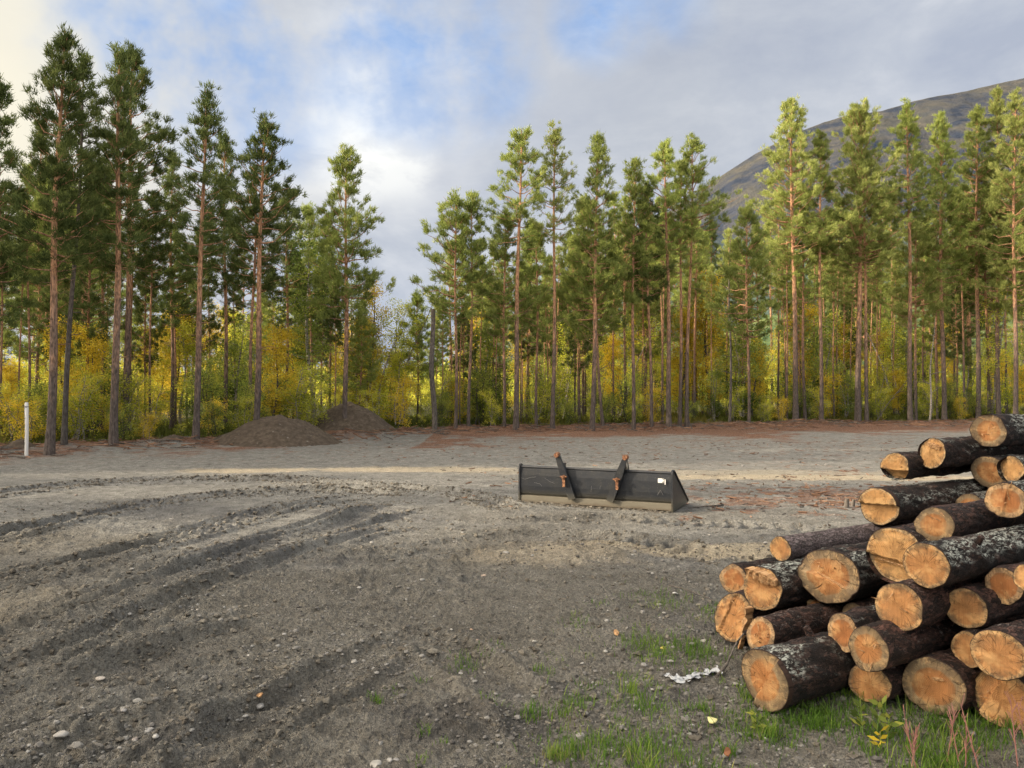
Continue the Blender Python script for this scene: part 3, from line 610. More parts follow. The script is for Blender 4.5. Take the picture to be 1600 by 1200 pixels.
# number: bark, wood, yaw deg, cut (x,y) deg, step, squash, extras, label
LI = {
 1: ('bark_black', 'wood_stained', 0, (14, 0), (.3, .1, .03, -.3), 0, (('splinters', 8),), 'topmost log of the whole pile, its stained end facing out'),
 2: ('bark_black', 'wood_pale', 0, (4, 4), (.2, .15, -.004, .35), .05, (('slab', .3, .5, .05, .02, .02, 0),), 'log with a slanted two-faced end just under the topmost log'),
 3: ('bark_black', 'wood_pale', 0, (12, 0), (-1.57, .25, .05, .5), 0, (('splinters', 6),), 'lichen flecked log with pale end and dark lower lip, high in the pile'),
 4: ('bark_black', 'wood_stained', 0, (12, 0), None, .14, (), 'squarish brown ended log right under the topmost log'),
 5: ('bark_black', 'wood_pale', 0, (-2, 0), (0, .3, .04, .2), 0, (), 'small log with split pale end beside the squarish ended log'),
 6: ('bark_black', 'wood_pale', 0, (14, 3), (1.57, .15, -.035, .0), .03, (), 'black barked log with a sawn step across the top of its end'),
 7: ('bark_brown', 'wood_stained', 2, (22, 0), None, 0, (('splinters', 3),), 'brown barked log with a notched round end above the broad pale log'),
 8: ('bark_black', 'wood_red', 0, (16, 0), (.2, .0, -.012, 0), 0, (('splinters', 5),), 'log with a dark ringed end at the frame edge above the long lichen log'),
 9: ('bark_grey', 'wood_orange', 0, (2, 0), None, 0, (), 'thin smooth grey log lying across the pile with a small round end'),
 10: ('bark_brown', 'wood_pale', 0, (16, 0), (-1.4, .2, .03, .1), 0, (('slab', .1, -.3, .1, .004, .006, 0),), 'broad pale ended log with a crack line below the stepped log'),
 11: ('bark_black', 'wood_orange', 0, (14, -4), None, 0, (('knot', 2.2, .35, .07, .016),), 'long black lichen patched log with plain orange end across the pile middle'),
 12: ('bark_black', 'wood_stained', 0, (17, 2), (-1.3, .1, -.03, .1), .03, (('slab', .35, -.1, .13, .012, .02, .0), ('splinters', 10)), 'thick cracked log with greyish rim and splintered orange heart'),
 13: ('bark_black', 'wood_red', 0, (20, 0), None, 0, (), 'reddish ended black barked log at the outer flank of the pile'),
 14: ('bark_black', 'wood_orange', 0, (13, 3), None, 0, (('slab', .2, .62, .10, .035, .05, .02),), 'log with a thick torn slab hanging over its round end'),
 15: ('bark_brown', 'wood_orange', 2, (12, 0), None, .05, (('splinters', 3),), 'purple brown barked log with bright oval end in the pile centre'),
 16: ('bark_brown', 'wood_orange', 0, (18, 0), None, 0, (), 'thin barked log with a small crack and yellow end beside a dark gap'),
 17: ('bark_brown', 'wood_red', 0, (8, 0), None, 0, (), 'small log with grey sapwood ring and brown heart near the frame edge'),
 18: ('bark_brown', 'wood_orange', 0, (8, 0), None, 0, (), 'smallest log end, cut off by the frame edge'),
 19: ('bark_brown', 'wood_orange', 0, (2, 8), (.4, .35, -.015, .15), .12, (('slab', 1.9, .75, .15, .018, .05, .02), ('splinters', 10)), 'squared off log with a loose upright strip of split wood on its end'),
 20: ('bark_brown', 'wood_red', 0, (0, 6), None, .10, (('knot', -.2, .03, .05, .016), ('splinters', 7)), 'small log with splintered end and a branch stub above the big front log'),
 21: ('bark_black', 'wood_red', 0, (2, 0), None, .06, (), 'log with pale rim and rust red heart beside the brown barked one'),
 22: ('bark_brown', 'wood_stained', 0, (10, 0), None, 0, (('splinters', 4),), 'log with dark stained rim and orange centre low in the pile'),
 23: ('bark_black', 'wood_stained', 0, (12, -2), (-2.6, .05, -.03, .0), .04, (('knot', 1.2, .42, .08, .02), ('knot', 2.6, .8, .06, .018)), 'big lichen covered log jutting out over the grass'),
 24: ('bark_brown', 'wood_orange', 0, (26, 0), None, .05, (), 'low log with a notched yellow end between the two biggest bottom logs'),
 25: ('bark_brown', 'wood_stained', 0, (21, 0), None, .02, (('slab', -.15, .25, .06, .008, .004, .0),), 'wide oval ended bottom log with a knot hole near its top'),
 26: ('bark_brown', 'wood_orange', 0, (24, -3), None, 0, (('knot', 1.9, .3, .06, .014),), 'clean bright orange ended log resting on the bottom corner log'),
 27: ('bark_brown', 'wood_orange', 0, (6, 0), None, .08, (), 'narrow log end squeezed behind the clean bright orange one'),
 28: ('bark_brown', 'wood_orange', 0, (26, -5), (.5, .35, .03, .3), 0, (('splinters', 5),), 'bottom corner log with a torn grey wedge across its end'),
 29: ('bark_brown', 'wood_stained', 0, (10, 0), None, 0, (), 'dark shadowed log end sunk back under the thick cracked log'),
 30: ('bark_brown', 'wood_stained', 0, (10, 0), None, 0, (), 'half hidden log end wedged under the thick cracked log')}
for i, (u, z, r, w) in LG.items():
    bkn, wd, yaw, cut, step, sq, ex, lab = LI[i]
    make_log(u, z, r*.985, w, 4.3+.5*((i*37) % 10)/10, bkn, wd, lab, i+1, R(yaw), 0, (-R(cut[0])*.6, R(cut[1])), step, .05, sq, ex)
for i, (u, z, r, w) in enumerate([(-3.04, .76, .10, 5.9), (-2.68, .44, .095, 4.9), (-3.2, .6, .07, 5.5), (-2.86, .81, .105, 6.4)]):
    make_log(u, z, r, w, 3.6, 'bark_black', 'wood_stained', 'log sunk deep in the pile, seen only as a dark shape in a gap', 60+i)

# ------------------------------------------------------------------ scraps by the pile
def strip_thing(name, pts, wdt, thk, mat, label, cat, twist=.3):
    b = MB(); P = np.array(pts, float)
    b.tube(P, np.linspace(wdt, wdt*.4, len(P)), 7); V = b.V[0]; o = b.build(name, [mat], None, True); return tag(o, label, cat)
def gp(px, py, dz=0):
    p = at(px, py); p[2] = gz(p[0], p[1])+dz; return p
strip_thing('bark_strip', [gp(1118, 1052, .01), gp(1132, 1040, .03), gp(1150, 1022, .10), gp(1163, 1018, .16), gp(1172, 1024, .2)], .009, .01, M['dead_wood'], 'twisted strip of bark reaching from the soil up to the pile', 'bark strip')
strip_thing('dead_twig', [gp(1045, 915, .02), gp(1070, 922, .03), gp(1098, 932, .02), gp(1118, 942, .03)], .007, .01, M['dead_wood'], 'thin bent twig lying on the ground left of the pile', 'twig')
strip_thing('dead_twig', [gp(1130, 792, .01), gp(1100, 797, .02), gp(1075, 799, .02)], .012, .01, M['dead_wood'], 'dark stick lying beside the bucket tip', 'twig')
t = NT('plastic_film'); pz = t.bsdf(t.ramp(t.noise(t.co(), 25, 3), [(.3, (.30, .32, .34)), (.7, (.62, .63, .64))]), .25, t.bump(t.noise(t.co(), 30, 3), .01), .5); pz.inputs['Alpha'].default_value = 1; M['film'] = t.m
Pp = np.array([gp(1040, 1050), gp(1062, 1056), gp(1082, 1054), gp(1100, 1045), gp(1122, 1043)]); n = 46; m = 12
cv = catmull(Pp, 12); n = len(cv); wd = np.linspace(-1, 1, m)
V = np.array([[cv[i][0]+fbm(np.array([i*.3]), np.array([w_]), 1, 2)[0]*.06, cv[i][1]+w_*.035*(1+.7*math.sin(i*.7)), cv[i][2]+.008+.022*abs(fbm(np.array([i*.25]), np.array([w_*1.5]), 1.3, 3)[0])*2] for i in range(n) for w_ in wd])
ii_ = np.arange(n-1)[:, None]*m; jj_ = np.arange(m-1)[None]; Fc = np.stack([ii_+jj_, ii_+m+jj_, ii_+m+jj_+1, ii_+jj_+1], -1).reshape(-1, 4)
tag(mk('plastic_scrap', V, Fc, np.full(len(Fc), 4), M['film'], smooth=True), 'crumpled whitish plastic scrap lying beside the bark strip', 'plastic scrap')
def chip(name, px, py, sz, mat, label, cat):
    p = gp(px, py, .012); n = 9; a = np.arange(n)*2*math.pi/n; rr__ = sz*(1+.25*rng.normal(size=n)*.6)
    V = np.stack([np.cos(a)*rr__*1.3, np.sin(a)*rr__*.8, .15*sz*np.sin(a*2)+.2*sz], 1); V2 = V+[0, 0, .006]
    b = MB(); b.add(np.vstack([V, V2]), [list(range(n, 2*n))]); b.add(np.vstack([V, V2]), [list(range(n))[::-1]]); b.add(np.vstack([V, V2]), [[j, (j+1) % n, n+(j+1) % n, n+j] for j in range(n)])
    o = b.build(name, [mat]); o.location = p; o.rotation_euler = (random.uniform(-.3, .3), random.uniform(-.3, .3), random.uniform(0, 3)); tag(o, label, cat)
chip('fallen_leaf', 1111, 1129, .028, flat('leaf_cream', (.62, .6, .28)), 'pale yellow fallen leaf on grass in front of the big front log', 'leaf')
chip('fallen_leaf', 1035, 1009, .020, flat('leaf_gold', (.6, .5, .12)), 'golden fallen leaf between grass tufts above the plastic scrap', 'leaf')
chip('fallen_leaf', 1134, 1178, .022, flat('leaf_rust', (.26, .11, .05)), 'rust brown fallen leaf in the near grass', 'leaf')
chip('bark_chip', 962, 988, .026, M['split'], 'tan wood chip left of the grass tufts', 'wood chip')
chip('bark_chip', 408, 1090, .022, M['split'], 'tan wood chip alone in the wheel marks', 'wood chip')
chip('bark_chip', 1054, 925, .024, M['white'], 'white chip at the end of the bent twig', 'chip')
# stumps beside the reddish patch
for px, py, s, lab in ((1321, 797, .05, 'small sawn stub standing behind the stepped log'), (1331, 795, .04, 'thin sawn stub leaning next to another stub')):
    p = gp(px, py); b = MB(); b.tube([p-[0, 0, .03], p+[.01, 0, s], p+[.02, 0, s*2.4]], [s*.8, s*.6, s*.5], 9); tag(b.build('wood_stub', [M['dead_wood']]), lab, 'stub')
# debris of bark, sticks and roots along the forest edge
b = MB()
N = 2000
X = rng.uniform(-17, 34, N); Y = edge_y(X)+rng.normal(-1.3, 1.2, N); Zs = ground_h(X, Y, False)
for i in range(N):
    a = rng.normal()*.5; l = rng.uniform(.05, .4); d = np.array([math.cos(a), math.sin(a), rng.normal()*.18]); c0 = np.array([X[i], Y[i], Zs[i]+.03])
    b.tube([c0-d*l, c0+[0, 0, .02], c0+d*l], rng.uniform(.006, .02), 4, m=int(rng.random() < .35), cap=False)
for k_ in range(760):
    px, py = rng.normal(1270, 110), rng.normal(782, 15)
    if k_ > 260: px, py = rng.uniform(700, 1500), rng.normal(745, 22)
    if k_ > 480: px, py = rng.uniform(560, 1450), 690+abs(rng.normal())*16
    c0 = at(px, max(py, 684)); c0[2] = ground_h(np.array([c0[0]]), np.array([c0[1]]), True)[0]+.01; a = rng.random()*3.14; l = rng.uniform(.015, .08); d = np.array([math.cos(a), math.sin(a), rng.normal()*.15])
    b.tube([c0-d*l, c0+d*l], rng.uniform(.004, .012), 4, m=int(rng.random() < .3), cap=False)
t = NT('bark_litter'); t.bsdf(t.ramp(t.noise(t.co(), 3, 3), [(.3, (.08, .045, .03)), (.5, (.19, .105, .065)), (.7, (.32, .20, .13))]), .9); M['litter'] = t.m
tag(b.build('bark_litter', [M['litter'], M['dead_wood']]), 'reddish bark and twig litter along the forest edge', 'litter', kind='stuff')

# ------------------------------------------------------------------ grass and plants
def blades(P, H, lean, wid, rng_, tint):
    n = len(P); a = rng_.random(n)*6.28; d = np.stack([np.cos(a), np.sin(a), np.zeros(n)], 1); s = np.stack([-np.sin(a), np.cos(a), np.zeros(n)], 1)
    H = H[:, None]; L = lean[:, None]*H; up = np.array([0, 0, 1.]); w = wid[:, None]*s
    v = np.stack([P-w, P+w, P+up*H*.55+d*L*.35+w*.8, P+up*H*.55+d*L*.35-w*.8, P+up*H*.92+d*L], 1).reshape(-1, 3)
    b_ = np.arange(n)[:, None]*5; q = b_+np.array([[0, 1, 2, 3]]); tr = b_+np.array([[3, 2, 4]])
    loops = np.concatenate([q, tr], 1).ravel(); sizes = np.tile([4, 3], n)
    return v, loops, sizes, np.repeat(tint, 5)
Pl = []
def tuft(px, py, nb, spread, hh, tn=.5):
    p = at(px, py); q = rng.normal(size=(nb, 2))*spread; Pl.append((p[0]+q[:, 0], p[1]+q[:, 1], hh*rng.uniform(.4, 1.1, nb), np.full(nb, tn)+rng.normal(size=nb)*.15))
for px, py, nb, sp, hh in [(118, 0, 0, 0, 0), (587, 1095, 30, .025, .06), (740, 1022, 50, .07, .06), (720, 1030, 30, .05, .05), (780, 1005, 20, .03, .04), (850, 1042, 30, .035, .06), (887, 1108, 70, .05, .09), (826, 1108, 40, .04, .09), (765, 1100, 25, .03, .07), (660, 1062, 18, .03, .04), (620, 1078, 18, .03, .03), (925, 1070, 20, .03, .05),
                            (900, 972, 40, .07, .05), (930, 942, 25, .06, .04), (1030, 930, 80, .14, .07), (1045, 940, 60, .12, .06), (1000, 1000, 90, .09, .08), (1015, 1010, 90, .09, .09), (1030, 1025, 60, .07, .08), (1075, 1005, 80, .08, .09), (1095, 1020, 90, .08, .1), (1080, 1000, 50, .1, .08), (975, 1050, 25, .04, .06),
                            (925, 1165, 70, .06, .07), (950, 1178, 60, .06, .08), (895, 1165, 50, .04, .1), (1000, 1165, 90, .08, .08), (1040, 1175, 90, .09, .09), (1015, 1105, 50, .05, .10), (660, 1195, 20, .03, .05), (662, 1142, 15, .02, .07), (692, 1160, 12, .02, .05), (1110, 960, 40, .08, .07), (1120, 948, 30, .06, .07)]:
    if nb: tuft(px, py, int(nb*1.4), sp, hh*.9, .55)
tuft(868, 1178, 90, .03, .08, .95)
for i in range(330):
    px, py = rng.uniform(760, 1180), rng.uniform(925, 1230)
    if (px-760)/420+(py-925)/600 < rng.random()*1.1+.15: continue
    tuft(px, py, rng.integers(4, 16), rng.uniform(.015, .06), rng.uniform(.03, .07), rng.choice([.5, .6, .95]))
for i in range(750):
    px = rng.uniform(900, 1640); py = rng.uniform(960, 1260)
    dn = (px-930)/400 + (py-1060)/200
    if dn < rng.random()*1.4 or py < 1030-(px-1000)*.0: continue
    cl = fbm(np.array([px*.013]), np.array([py*.02]), 1, 2)[0]
    if cl < rng.random()*.3-.10: continue
    tuft(px, py, rng.integers(14, 46), rng.uniform(.02, .08), rng.uniform(.04, .12), .5+rng.normal()*.2)
for i in range(120):   # grass reaching in under the front logs
    tuft(rng.uniform(1150, 1640), rng.uniform(1085, 1150), 22, .06, rng.uniform(.04, .09), .35)
gx = np.concatenate([a[0] for a in Pl]); gy = np.concatenate([a[1] for a in Pl]); gh = np.concatenate([a[2] for a in Pl]); gt = np.concatenate([a[3] for a in Pl])
gP = np.stack([gx, gy, ground_h(gx, gy)-.004], 1); n = len(gx)
v, lo, si, tn = blades(gP, gh, rng.uniform(.1, 1.0, n), rng.uniform(.0012, .0028, n), rng, gt)
tag(mk('grass', v, lo, si, M['grass'], attrs={'tint': tn}), 'short green grass growing in front of the log pile', 'grass', kind='stuff')
# moss and berry scrub along the forest edge and floor
N = 60000
X = rng.uniform(-26, 40, N); Y = edge_y(X)+.1+rng.random(N)**2*16; Zs = ground_h(X, Y, False)
k_ = fbm(X, Y, .7, 3) > rng.random(N)*.5-.33; X, Y, Zs = X[k_], Y[k_], Zs[k_]; n = len(X)
v, lo, si, tn = blades(np.stack([X, Y, Zs], 1), rng.uniform(.06, .28, n)*(.6+.8*(Y-edge_y(X) > 1)), rng.uniform(.2, 1.4, n), rng.uniform(.012, .035, n), rng, np.clip(.45+fbm(X, Y, .4, 2)*1.2+rng.normal(size=n)*.15, 0, 1))
tag(mk('undergrowth', v, lo, si, M['moss'], attrs={'tint': tn}), 'mossy undergrowth carpeting the forest floor', 'undergrowth', kind='stuff')

def leaf_quads(Pc, D, ln, wd_, rng_):
    n = len(Pc); D = unit(D); S_ = unit(np.cross(D, unit(rng_.normal(size=(n, 3))))); ln = np.broadcast_to(ln, (n,))[:, None]; wd_ = np.broadcast_to(wd_, (n,))[:, None]
    v = np.stack([Pc, Pc+D*ln*.5+S_*wd_, Pc+D*ln, Pc+D*ln*.5-S_*wd_], 1).reshape(-1, 3)
    return v, np.arange(n*4), np.full(n, 4)
def herb(px, py, hgt, nl, lf, mat, name, label, cat, stems=1, leaf=.03):
    p = gp(px, py); root = empty(name, p, label, cat); b = MB(); Vv = []; 
    for s in range(stems):
        a = rng.random()*6.28; l = rng.uniform(.05, .3); H = hgt*rng.uniform(.7, 1); o_ = rng.normal(size=2)*.02*(stems > 1)
        P = np.array([(o_[0]+math.cos(a)*l*H*q*q, o_[1]+math.sin(a)*l*H*q*q, H*q) for q in np.linspace(0, 1, 6)]); b.tube(P, np.linspace(.003, .001, 6), 5)
        ql = rng.uniform(.15, 1, nl); c_ = np.stack([np.interp(ql, np.linspace(0, 1, 6), P[:, k]) for k in range(3)], 1); D = rng.normal(size=(nl, 3)); D[:, 2] = abs(D[:, 2])*.6+.3
        Vv.append(leaf_quads(c_, D, rng.uniform(.7, 1.2, nl)*leaf, leaf*.2, rng)[0])
    b.build('stem', [flat(name+'_stem', lf)], root)
    V = np.concatenate(Vv); nq = len(V)//4; mk('leaves', V, np.arange(nq*4), np.full(nq, 4), M[mat], root, attrs={'tint': np.repeat(rng.random(nq), 4)})
herb(1380, 1150, .17, 14, (.15, .25, .05), 'leaf_green', 'leafy_plant', 'leafy green plant with upright pointed leaves in the grass', 'plant', 2, .06)
herb(1372, 1163, .09, 8, (.3, .3, .05), 'leaf_yellow', 'leafy_plant', 'small plant with yellow leaves below the upright green one', 'plant', 1, .05)
herb(1180, 1135, .09, 10, (.15, .25, .05), 'leaf_green', 'leafy_plant', 'low seedling with narrow leaves left in the grass', 'plant', 2, .05)
herb(1345, 1142, .14, 10, (.15, .25, .05), 'leaf_green', 'leafy_plant', 'short leafy plant left of the upright pointed one', 'plant', 2, .055)
M['stalk'] = flat('willowherb_stalk', (.36, .17, .14))
def willow(px, py, hgt, label, ns):
    p = gp(px, py); root = empty('willowherb', p, label, 'plant'); b = MB(); b2 = MB()
    for s in range(ns):
        a = rng.random()*6.28; l = rng.uniform(.05, .35); H = hgt*rng.uniform(.6, 1); o_ = rng.normal(size=2)*.03
        q = np.linspace(0, 1, 7); P = np.stack([o_[0]+math.cos(a)*l*H*q, o_[1]+math.sin(a)*l*H*q, H*q], 1); b.tube(P, np.linspace(.003, .0015, 7), 5)
        for t_ in range(12):
            c0 = P[0]*(1-.25)+P[-1]*.25; f_ = rng.uniform(.3, 1); c0 = P[0]*(1-f_)+P[-1]*f_; an = rng.random()*6.28; l2 = rng.uniform(.02, .06); d = np.array([math.cos(an)*.5, math.sin(an)*.5, 1]); b2.tube([c0, c0+d*l2*.6, c0+d*l2], .0013, 4, cap=False)
    b.build('stem', [M['stalk']], root); b2.build('seed_pods', [M['stalk']], root)
willow(1500, 1200, .30, 'tall reddish willowherb stalk in front of the bottom corner logs', 4)
willow(1437, 1205, .24, 'shorter reddish willowherb stalk with thin pods', 3)
willow(1597, 1195, .30, 'reddish willowherb stalk at the very edge of the frame', 4)

# ------------------------------------------------------------------ trees
def trunk_path(H, lx, ly, g, n=16, wob=.06):
    q = np.linspace(0, 1, n); ph = g.random(2)*6.28
    return np.stack([lx*q+wob*np.sin(q*5+ph[0])*q*(1-q)*4, ly*q+wob*np.sin(q*6+ph[1])*q*(1-q)*4, H*q], 1)
def tri_blades(Cc, D, nper, length, width, spread, g, tint):
    n = len(Cc); Cc = np.repeat(Cc, nper, 0); D = np.repeat(D, nper, 0); t_ = np.repeat(tint, nper)
    D = unit(D+spread*g.normal(size=D.shape)); S_ = unit(np.cross(D, g.normal(size=D.shape))); N_ = len(D)
    l = length*g.uniform(.6, 1.2, (N_, 1)); w = width*g.uniform(.7, 1.3, (N_, 1))
    B = Cc+g.normal(size=Cc.shape)*length*.22
    v = np.stack([B-S_*w*.5, B+S_*w*.5, B+D*l+S_*w*.18], 1).reshape(-1, 3)
    return v, np.repeat(np.clip(t_+g.normal(size=N_)*.12, 0, 1), 3)
def pine(H, cb, W, seed, mat='needle_mid', lean=(0, 0), r0=None, bark='pine_bark', dens=1.0, dead=10, top=.72, side=0, name='pine_tree', need=.17):
    """returns trunk and crown meshes as objects (unparented)"""
    g = np.random.default_rng(seed); r0 = (r0 or .0088*H)*.70
    P = trunk_path(H, lean[0], lean[1], g); q = np.linspace(0, 1, len(P)); rad_ = r0*(1-q)**.75+.012; rad_[0] *= 1.25
    b = MB(); b.tube(P, rad_, 9, cap=False, t=np.repeat(q, 9))
    def pt(z): return np.array([np.interp(z, P[:, 2], P[:, k]) for k in range(3)])
    TC, TD, TT_ = [], [], []
    z = cb; az = g.random()*6.28; gap = 0
    while z < H-.15:
        tq = (z-cb)/(H-cb)
        prof = (min(1, .65+tq*2.5))*(1-tq)**top*(1.0 if tq < .97 else .7)
        nb = g.integers(3, 6)
        for k in range(nb):
            az += 2.4+g.normal()*.4
            L = W*prof*1.42*g.uniform(.6, 1.1)*(1+side*math.cos(az))+.12
            if g.random() < .12*(1-tq): continue
            el = math.radians(-8+tq*62+g.normal()*9); zz_ = z+g.normal()*.12
            c0 = pt(min(max(zz_, cb*.9), H-.05)); dh = np.array([math.cos(az), math.sin(az), 0])
            ns = 6; s = np.linspace(0, 1, ns); bend = .28+.2*g.random()
            cz = np.sin(el)*s+bend*s*s*(1-tq*.6); B = c0+L*(dh*np.cos(el)*s[:, None])+np.array([0, 0, 1])*(L*cz)[:, None]
            B[1:] += g.normal(size=(ns-1, 3))*L*.03
            b.tube(B, np.linspace(.010+L*.012, .004, ns), 4, cap=False, t=np.interp(z/H, [0, 1], [0, 1])*.85)
            # twigs with tufts
            nt_ = max(6, int(L*23*dens)); ncl_ = max(2, int(L*4.2)); ci_ = g.integers(0, ncl_, nt_); s_ = (.25+.75*g.random(ncl_)**.75)[ci_]; oc_ = g.normal(size=ncl_)[ci_]; vc_ = g.uniform(-.12, .26, ncl_)[ci_]; c_ = np.stack([np.interp(s_, s, B[:, m]) for m in range(3)], 1)
            sd = np.cross(dh, [0, 0, 1]); off = oc_*L*.26*(1.1-s_)+g.normal(size=nt_)*.075; c_ = c_+dh*(g.normal(size=nt_)*.085)[:, None]
            c_ = c_+sd*off[:, None]+np.array([0, 0, 1])*(vc_*(.4+L*.3)+g.normal(size=nt_)*.055)[:, None]
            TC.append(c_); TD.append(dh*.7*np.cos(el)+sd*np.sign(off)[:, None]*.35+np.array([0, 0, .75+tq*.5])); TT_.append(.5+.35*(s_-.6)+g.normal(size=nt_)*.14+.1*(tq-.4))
        z += g.uniform(.22, .42)*(1.0 if tq < .75 else .75)
    # leader
    n_ = 14; s_ = g.random(n_); TC.append(P[-1]-np.array([0, 0, 1])*(s_*.6)[:, None]+g.normal(size=(n_, 3))*.04); TD.append(np.tile([0, 0, 1.4], (n_, 1))); TT_.append(np.full(n_, .6))
    for k in range(dead):   # dead snags below the crown
        z_ = cb*g.uniform(.45, 1.0); a = g.random()*6.28; L = g.uniform(.3, 1.0)*W*.8; c0 = pt(z_); el = g.uniform(-.2, .35); s = np.linspace(0, 1, 5)
        B = c0+L*(np.array([math.cos(a)*math.cos(el), math.sin(a)*math.cos(el), math.sin(el)])*s[:, None]); B[1:] += g.normal(size=(4, 3))*.06*L
        b.tube(B, np.linspace(.016, .003, 5), 4, cap=False, t=.3)
        for q_ in range(2):
            i_ = g.integers(2, 4); d_ = unit(g.normal(size=3)); b.tube([B[i_], B[i_]+d_*L*.3], [.006, .002], 3, cap=False, t=.3)
    tr = b.build('trunk', [M[bark]], None, True)
    TC = np.concatenate(TC); TD = np.concatenate(TD); TT_ = np.concatenate(TT_)
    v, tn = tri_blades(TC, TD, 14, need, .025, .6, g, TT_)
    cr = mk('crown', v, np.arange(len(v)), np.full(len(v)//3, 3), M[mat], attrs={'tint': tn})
    return tr, cr

def plant_pine(label, xb, yb, xt, yt, ycb, hw, mat='needle_mid', d=None, group=None, seed=None, **kw):
    if d is None: d = at(xb, yb)[1]
    x = (xb-800)/F*d; z = gz(x, d); H = (CAMH-(yt-HOR)/F*d)-z; cb = (CAMH-(ycb-HOR)/F*d)-z; W = hw/F*d
    lean = ((xt-xb)/F*d, 0)
    tr, cr = pine(H, cb, W, seed or int(xb*7+yb), mat, lean, **kw)
    root = empty('pine_tree', (x, d, z-.03), label, 'pine tree', group); tr.parent = root; cr.parent = root
    return root
D_, M_, B_ = 'needle_shaded', 'needle_mid', 'needle_sunlit'
PINES = [
 ('cut off pine at the edge of the frame, dark and full', -22, 705, -6, 118, 470, 48, D_, {}),
 ('tallest pine, with a straight orange trunk near the marker post', 78, 710, 97, 44, 400, 62, D_, dict(r0=.15)),
 ('leaning slender pine with a grey stem right of the tallest pine', 101, 704, 128, 92, 330, 34, D_, dict(bark='grey_bark')),
 ('dark stemmed pine half hidden left of the tallest pine', 58, 672, 62, 190, 430, 40, D_, {}),
 ('leaning pine with a pale lit stem, left of a straight twin', 178, 702, 184, 76, 380, 40, D_, dict(r0=.15)),
 ('twin topped neighbour pine with a dark trunk and long right limbs', 196, 690, 203, 73, 390, 62, D_, dict(side=.25, r0=.14)),
 ('short narrow pine between the twin pines and the pointed pine', 268, 682, 268, 238, 480, 30, D_, {}),
 ('pointed pine with a slim orange trunk standing alone at the edge', 306, 696, 322, 140, 385, 42, D_, dict(r0=.13)),
 ('dark pine just behind the pointed pine', 352, 680, 350, 207, 420, 38, D_, {}),
 ('broad pine rising behind the large dirt pile', 400, 690, 412, 183, 370, 54, D_, dict(r0=.14, side=.1)),
 ('second thin stem close beside the broad pine', 392, 684, 398, 260, 430, 38, D_, {}),
 ('thin dark stemmed pine behind the heap, right of the broad pine', 446, 675, 448, 300, 450, 34, D_, {}),
 ('thin dark pine behind the smaller dirt pile', 488, 672, 482, 322, 470, 36, M_, {}),
 ('dark narrow pine left of the lone gap pine', 516, 672, 514, 335, 480, 26, D_, {}),
 ('lone open crowned pine beside the gap in the forest', 538, 682, 541, 237, 470, 52, M_, dict(r0=.13, top=.6)),
 ('small round topped pine in the forest gap', 652, 668, 652, 460, 560, 26, M_, {}),
 ('pine with a wide low skirt on the right side of the gap', 712, 676, 713, 308, 470, 48, M_, dict(side=-.3)),
 ('slim pine close beside the wide skirted one', 732, 675, 738, 303, 440, 30, M_, {}),
 ('thin pine left of the thick orange trunked pine', 788, 674, 790, 330, 500, 40, M_, {}),
 ('thick orange trunked pine, highest of the middle trees', 806, 675, 815, 199, 350, 46, M_, dict(r0=.15)),
 ('pine with a sparse airy crown and a bare straight stem', 863, 674, 868, 201, 350, 34, B_, dict(dens=.6, r0=.12)),
 ('dark stemmed pine right of the sparse airy one', 838, 672, 838, 350, 500, 34, M_, {}),
 ('straight pine with a tidy spire crown in the middle group', 925, 674, 936, 217, 430, 38, M_, dict(r0=.14)),
 ('dark pine pressed behind the tidy spired pine', 942, 671, 915, 310, 510, 55, M_, {}),
 ('pine with a narrow dark top left of the clustered stems', 990, 672, 992, 246, 420, 34, M_, {}),
 ('thin pine among the clustered stems', 1018, 671, 1010, 285, 440, 32, D_, {}),
 ('rounded pine in the clustered stems', 1045, 671, 1040, 223, 370, 42, M_, dict(r0=.15)),
 ('slim pine between two clustered orange stems', 1062, 670, 1066, 255, 400, 28, B_, dict(dens=.7)),
 ('pine with a flat leaning top where the mountain slope begins', 1073, 670, 1083, 217, 350, 44, M_, dict(side=.15)),
 ('darker short pine below the mountain slope', 1170, 668, 1168, 325, 500, 50, M_, {}),
 ('widest pine with long bare dead limbs and a spire top', 1243, 664, 1238, 154, 385, 58, B_, dict(r0=.19, dead=26)),
 ('thin stem directly behind the widest pine', 1258, 663, 1252, 290, 440, 36, M_, {}),
 ('slender pine to the right of the widest pine', 1283, 664, 1284, 205, 370, 30, M_, {}),
 ('broad headed pine with an orange stem below the summit', 1340, 663, 1347, 176, 400, 56, B_, dict(r0=.2, top=.4)),
 ('pine with a pinkish stem and many dead side branches', 1354, 663, 1350, 235, 380, 40, B_, dict(dead=30)),
 ('tall narrow pine against the mountain shoulder', 1422, 662, 1420, 160, 330, 38, M_, dict(r0=.17)),
 ('low bright pine under the tall narrow one', 1431, 661, 1432, 345, 480, 42, B_, {}),
 ('dark trunked pine with bushy top above the pile', 1475, 661, 1472, 178, 430, 38, M_, dict(r0=.17)),
 ('big leafy headed pine behind the topmost log', 1528, 660, 1530, 170, 400, 48, M_, dict(r0=.17)),
 ('slim pine with a high tip near the frame edge', 1560, 660, 1561, 140, 380, 30, B_, {}),
 ('pine stem with dark bark crowded beside the high tipped pine', 1545, 659, 1540, 260, 460, 40, M_, {}),
 ('bright feathery pine nearest the frame edge', 1586, 664, 1590, 143, 440, 46, B_, dict(r0=.15)),
 ('bright pine partly cut off by the frame edge', 1625, 662, 1622, 175, 470, 50, B_, {}),
]
for lab, xb, yb, xt, yt, ycb, hw, mt, kw in PINES:
    plant_pine(lab, xb, yb, xt, yt, ycb+25, hw, mt, **kw)
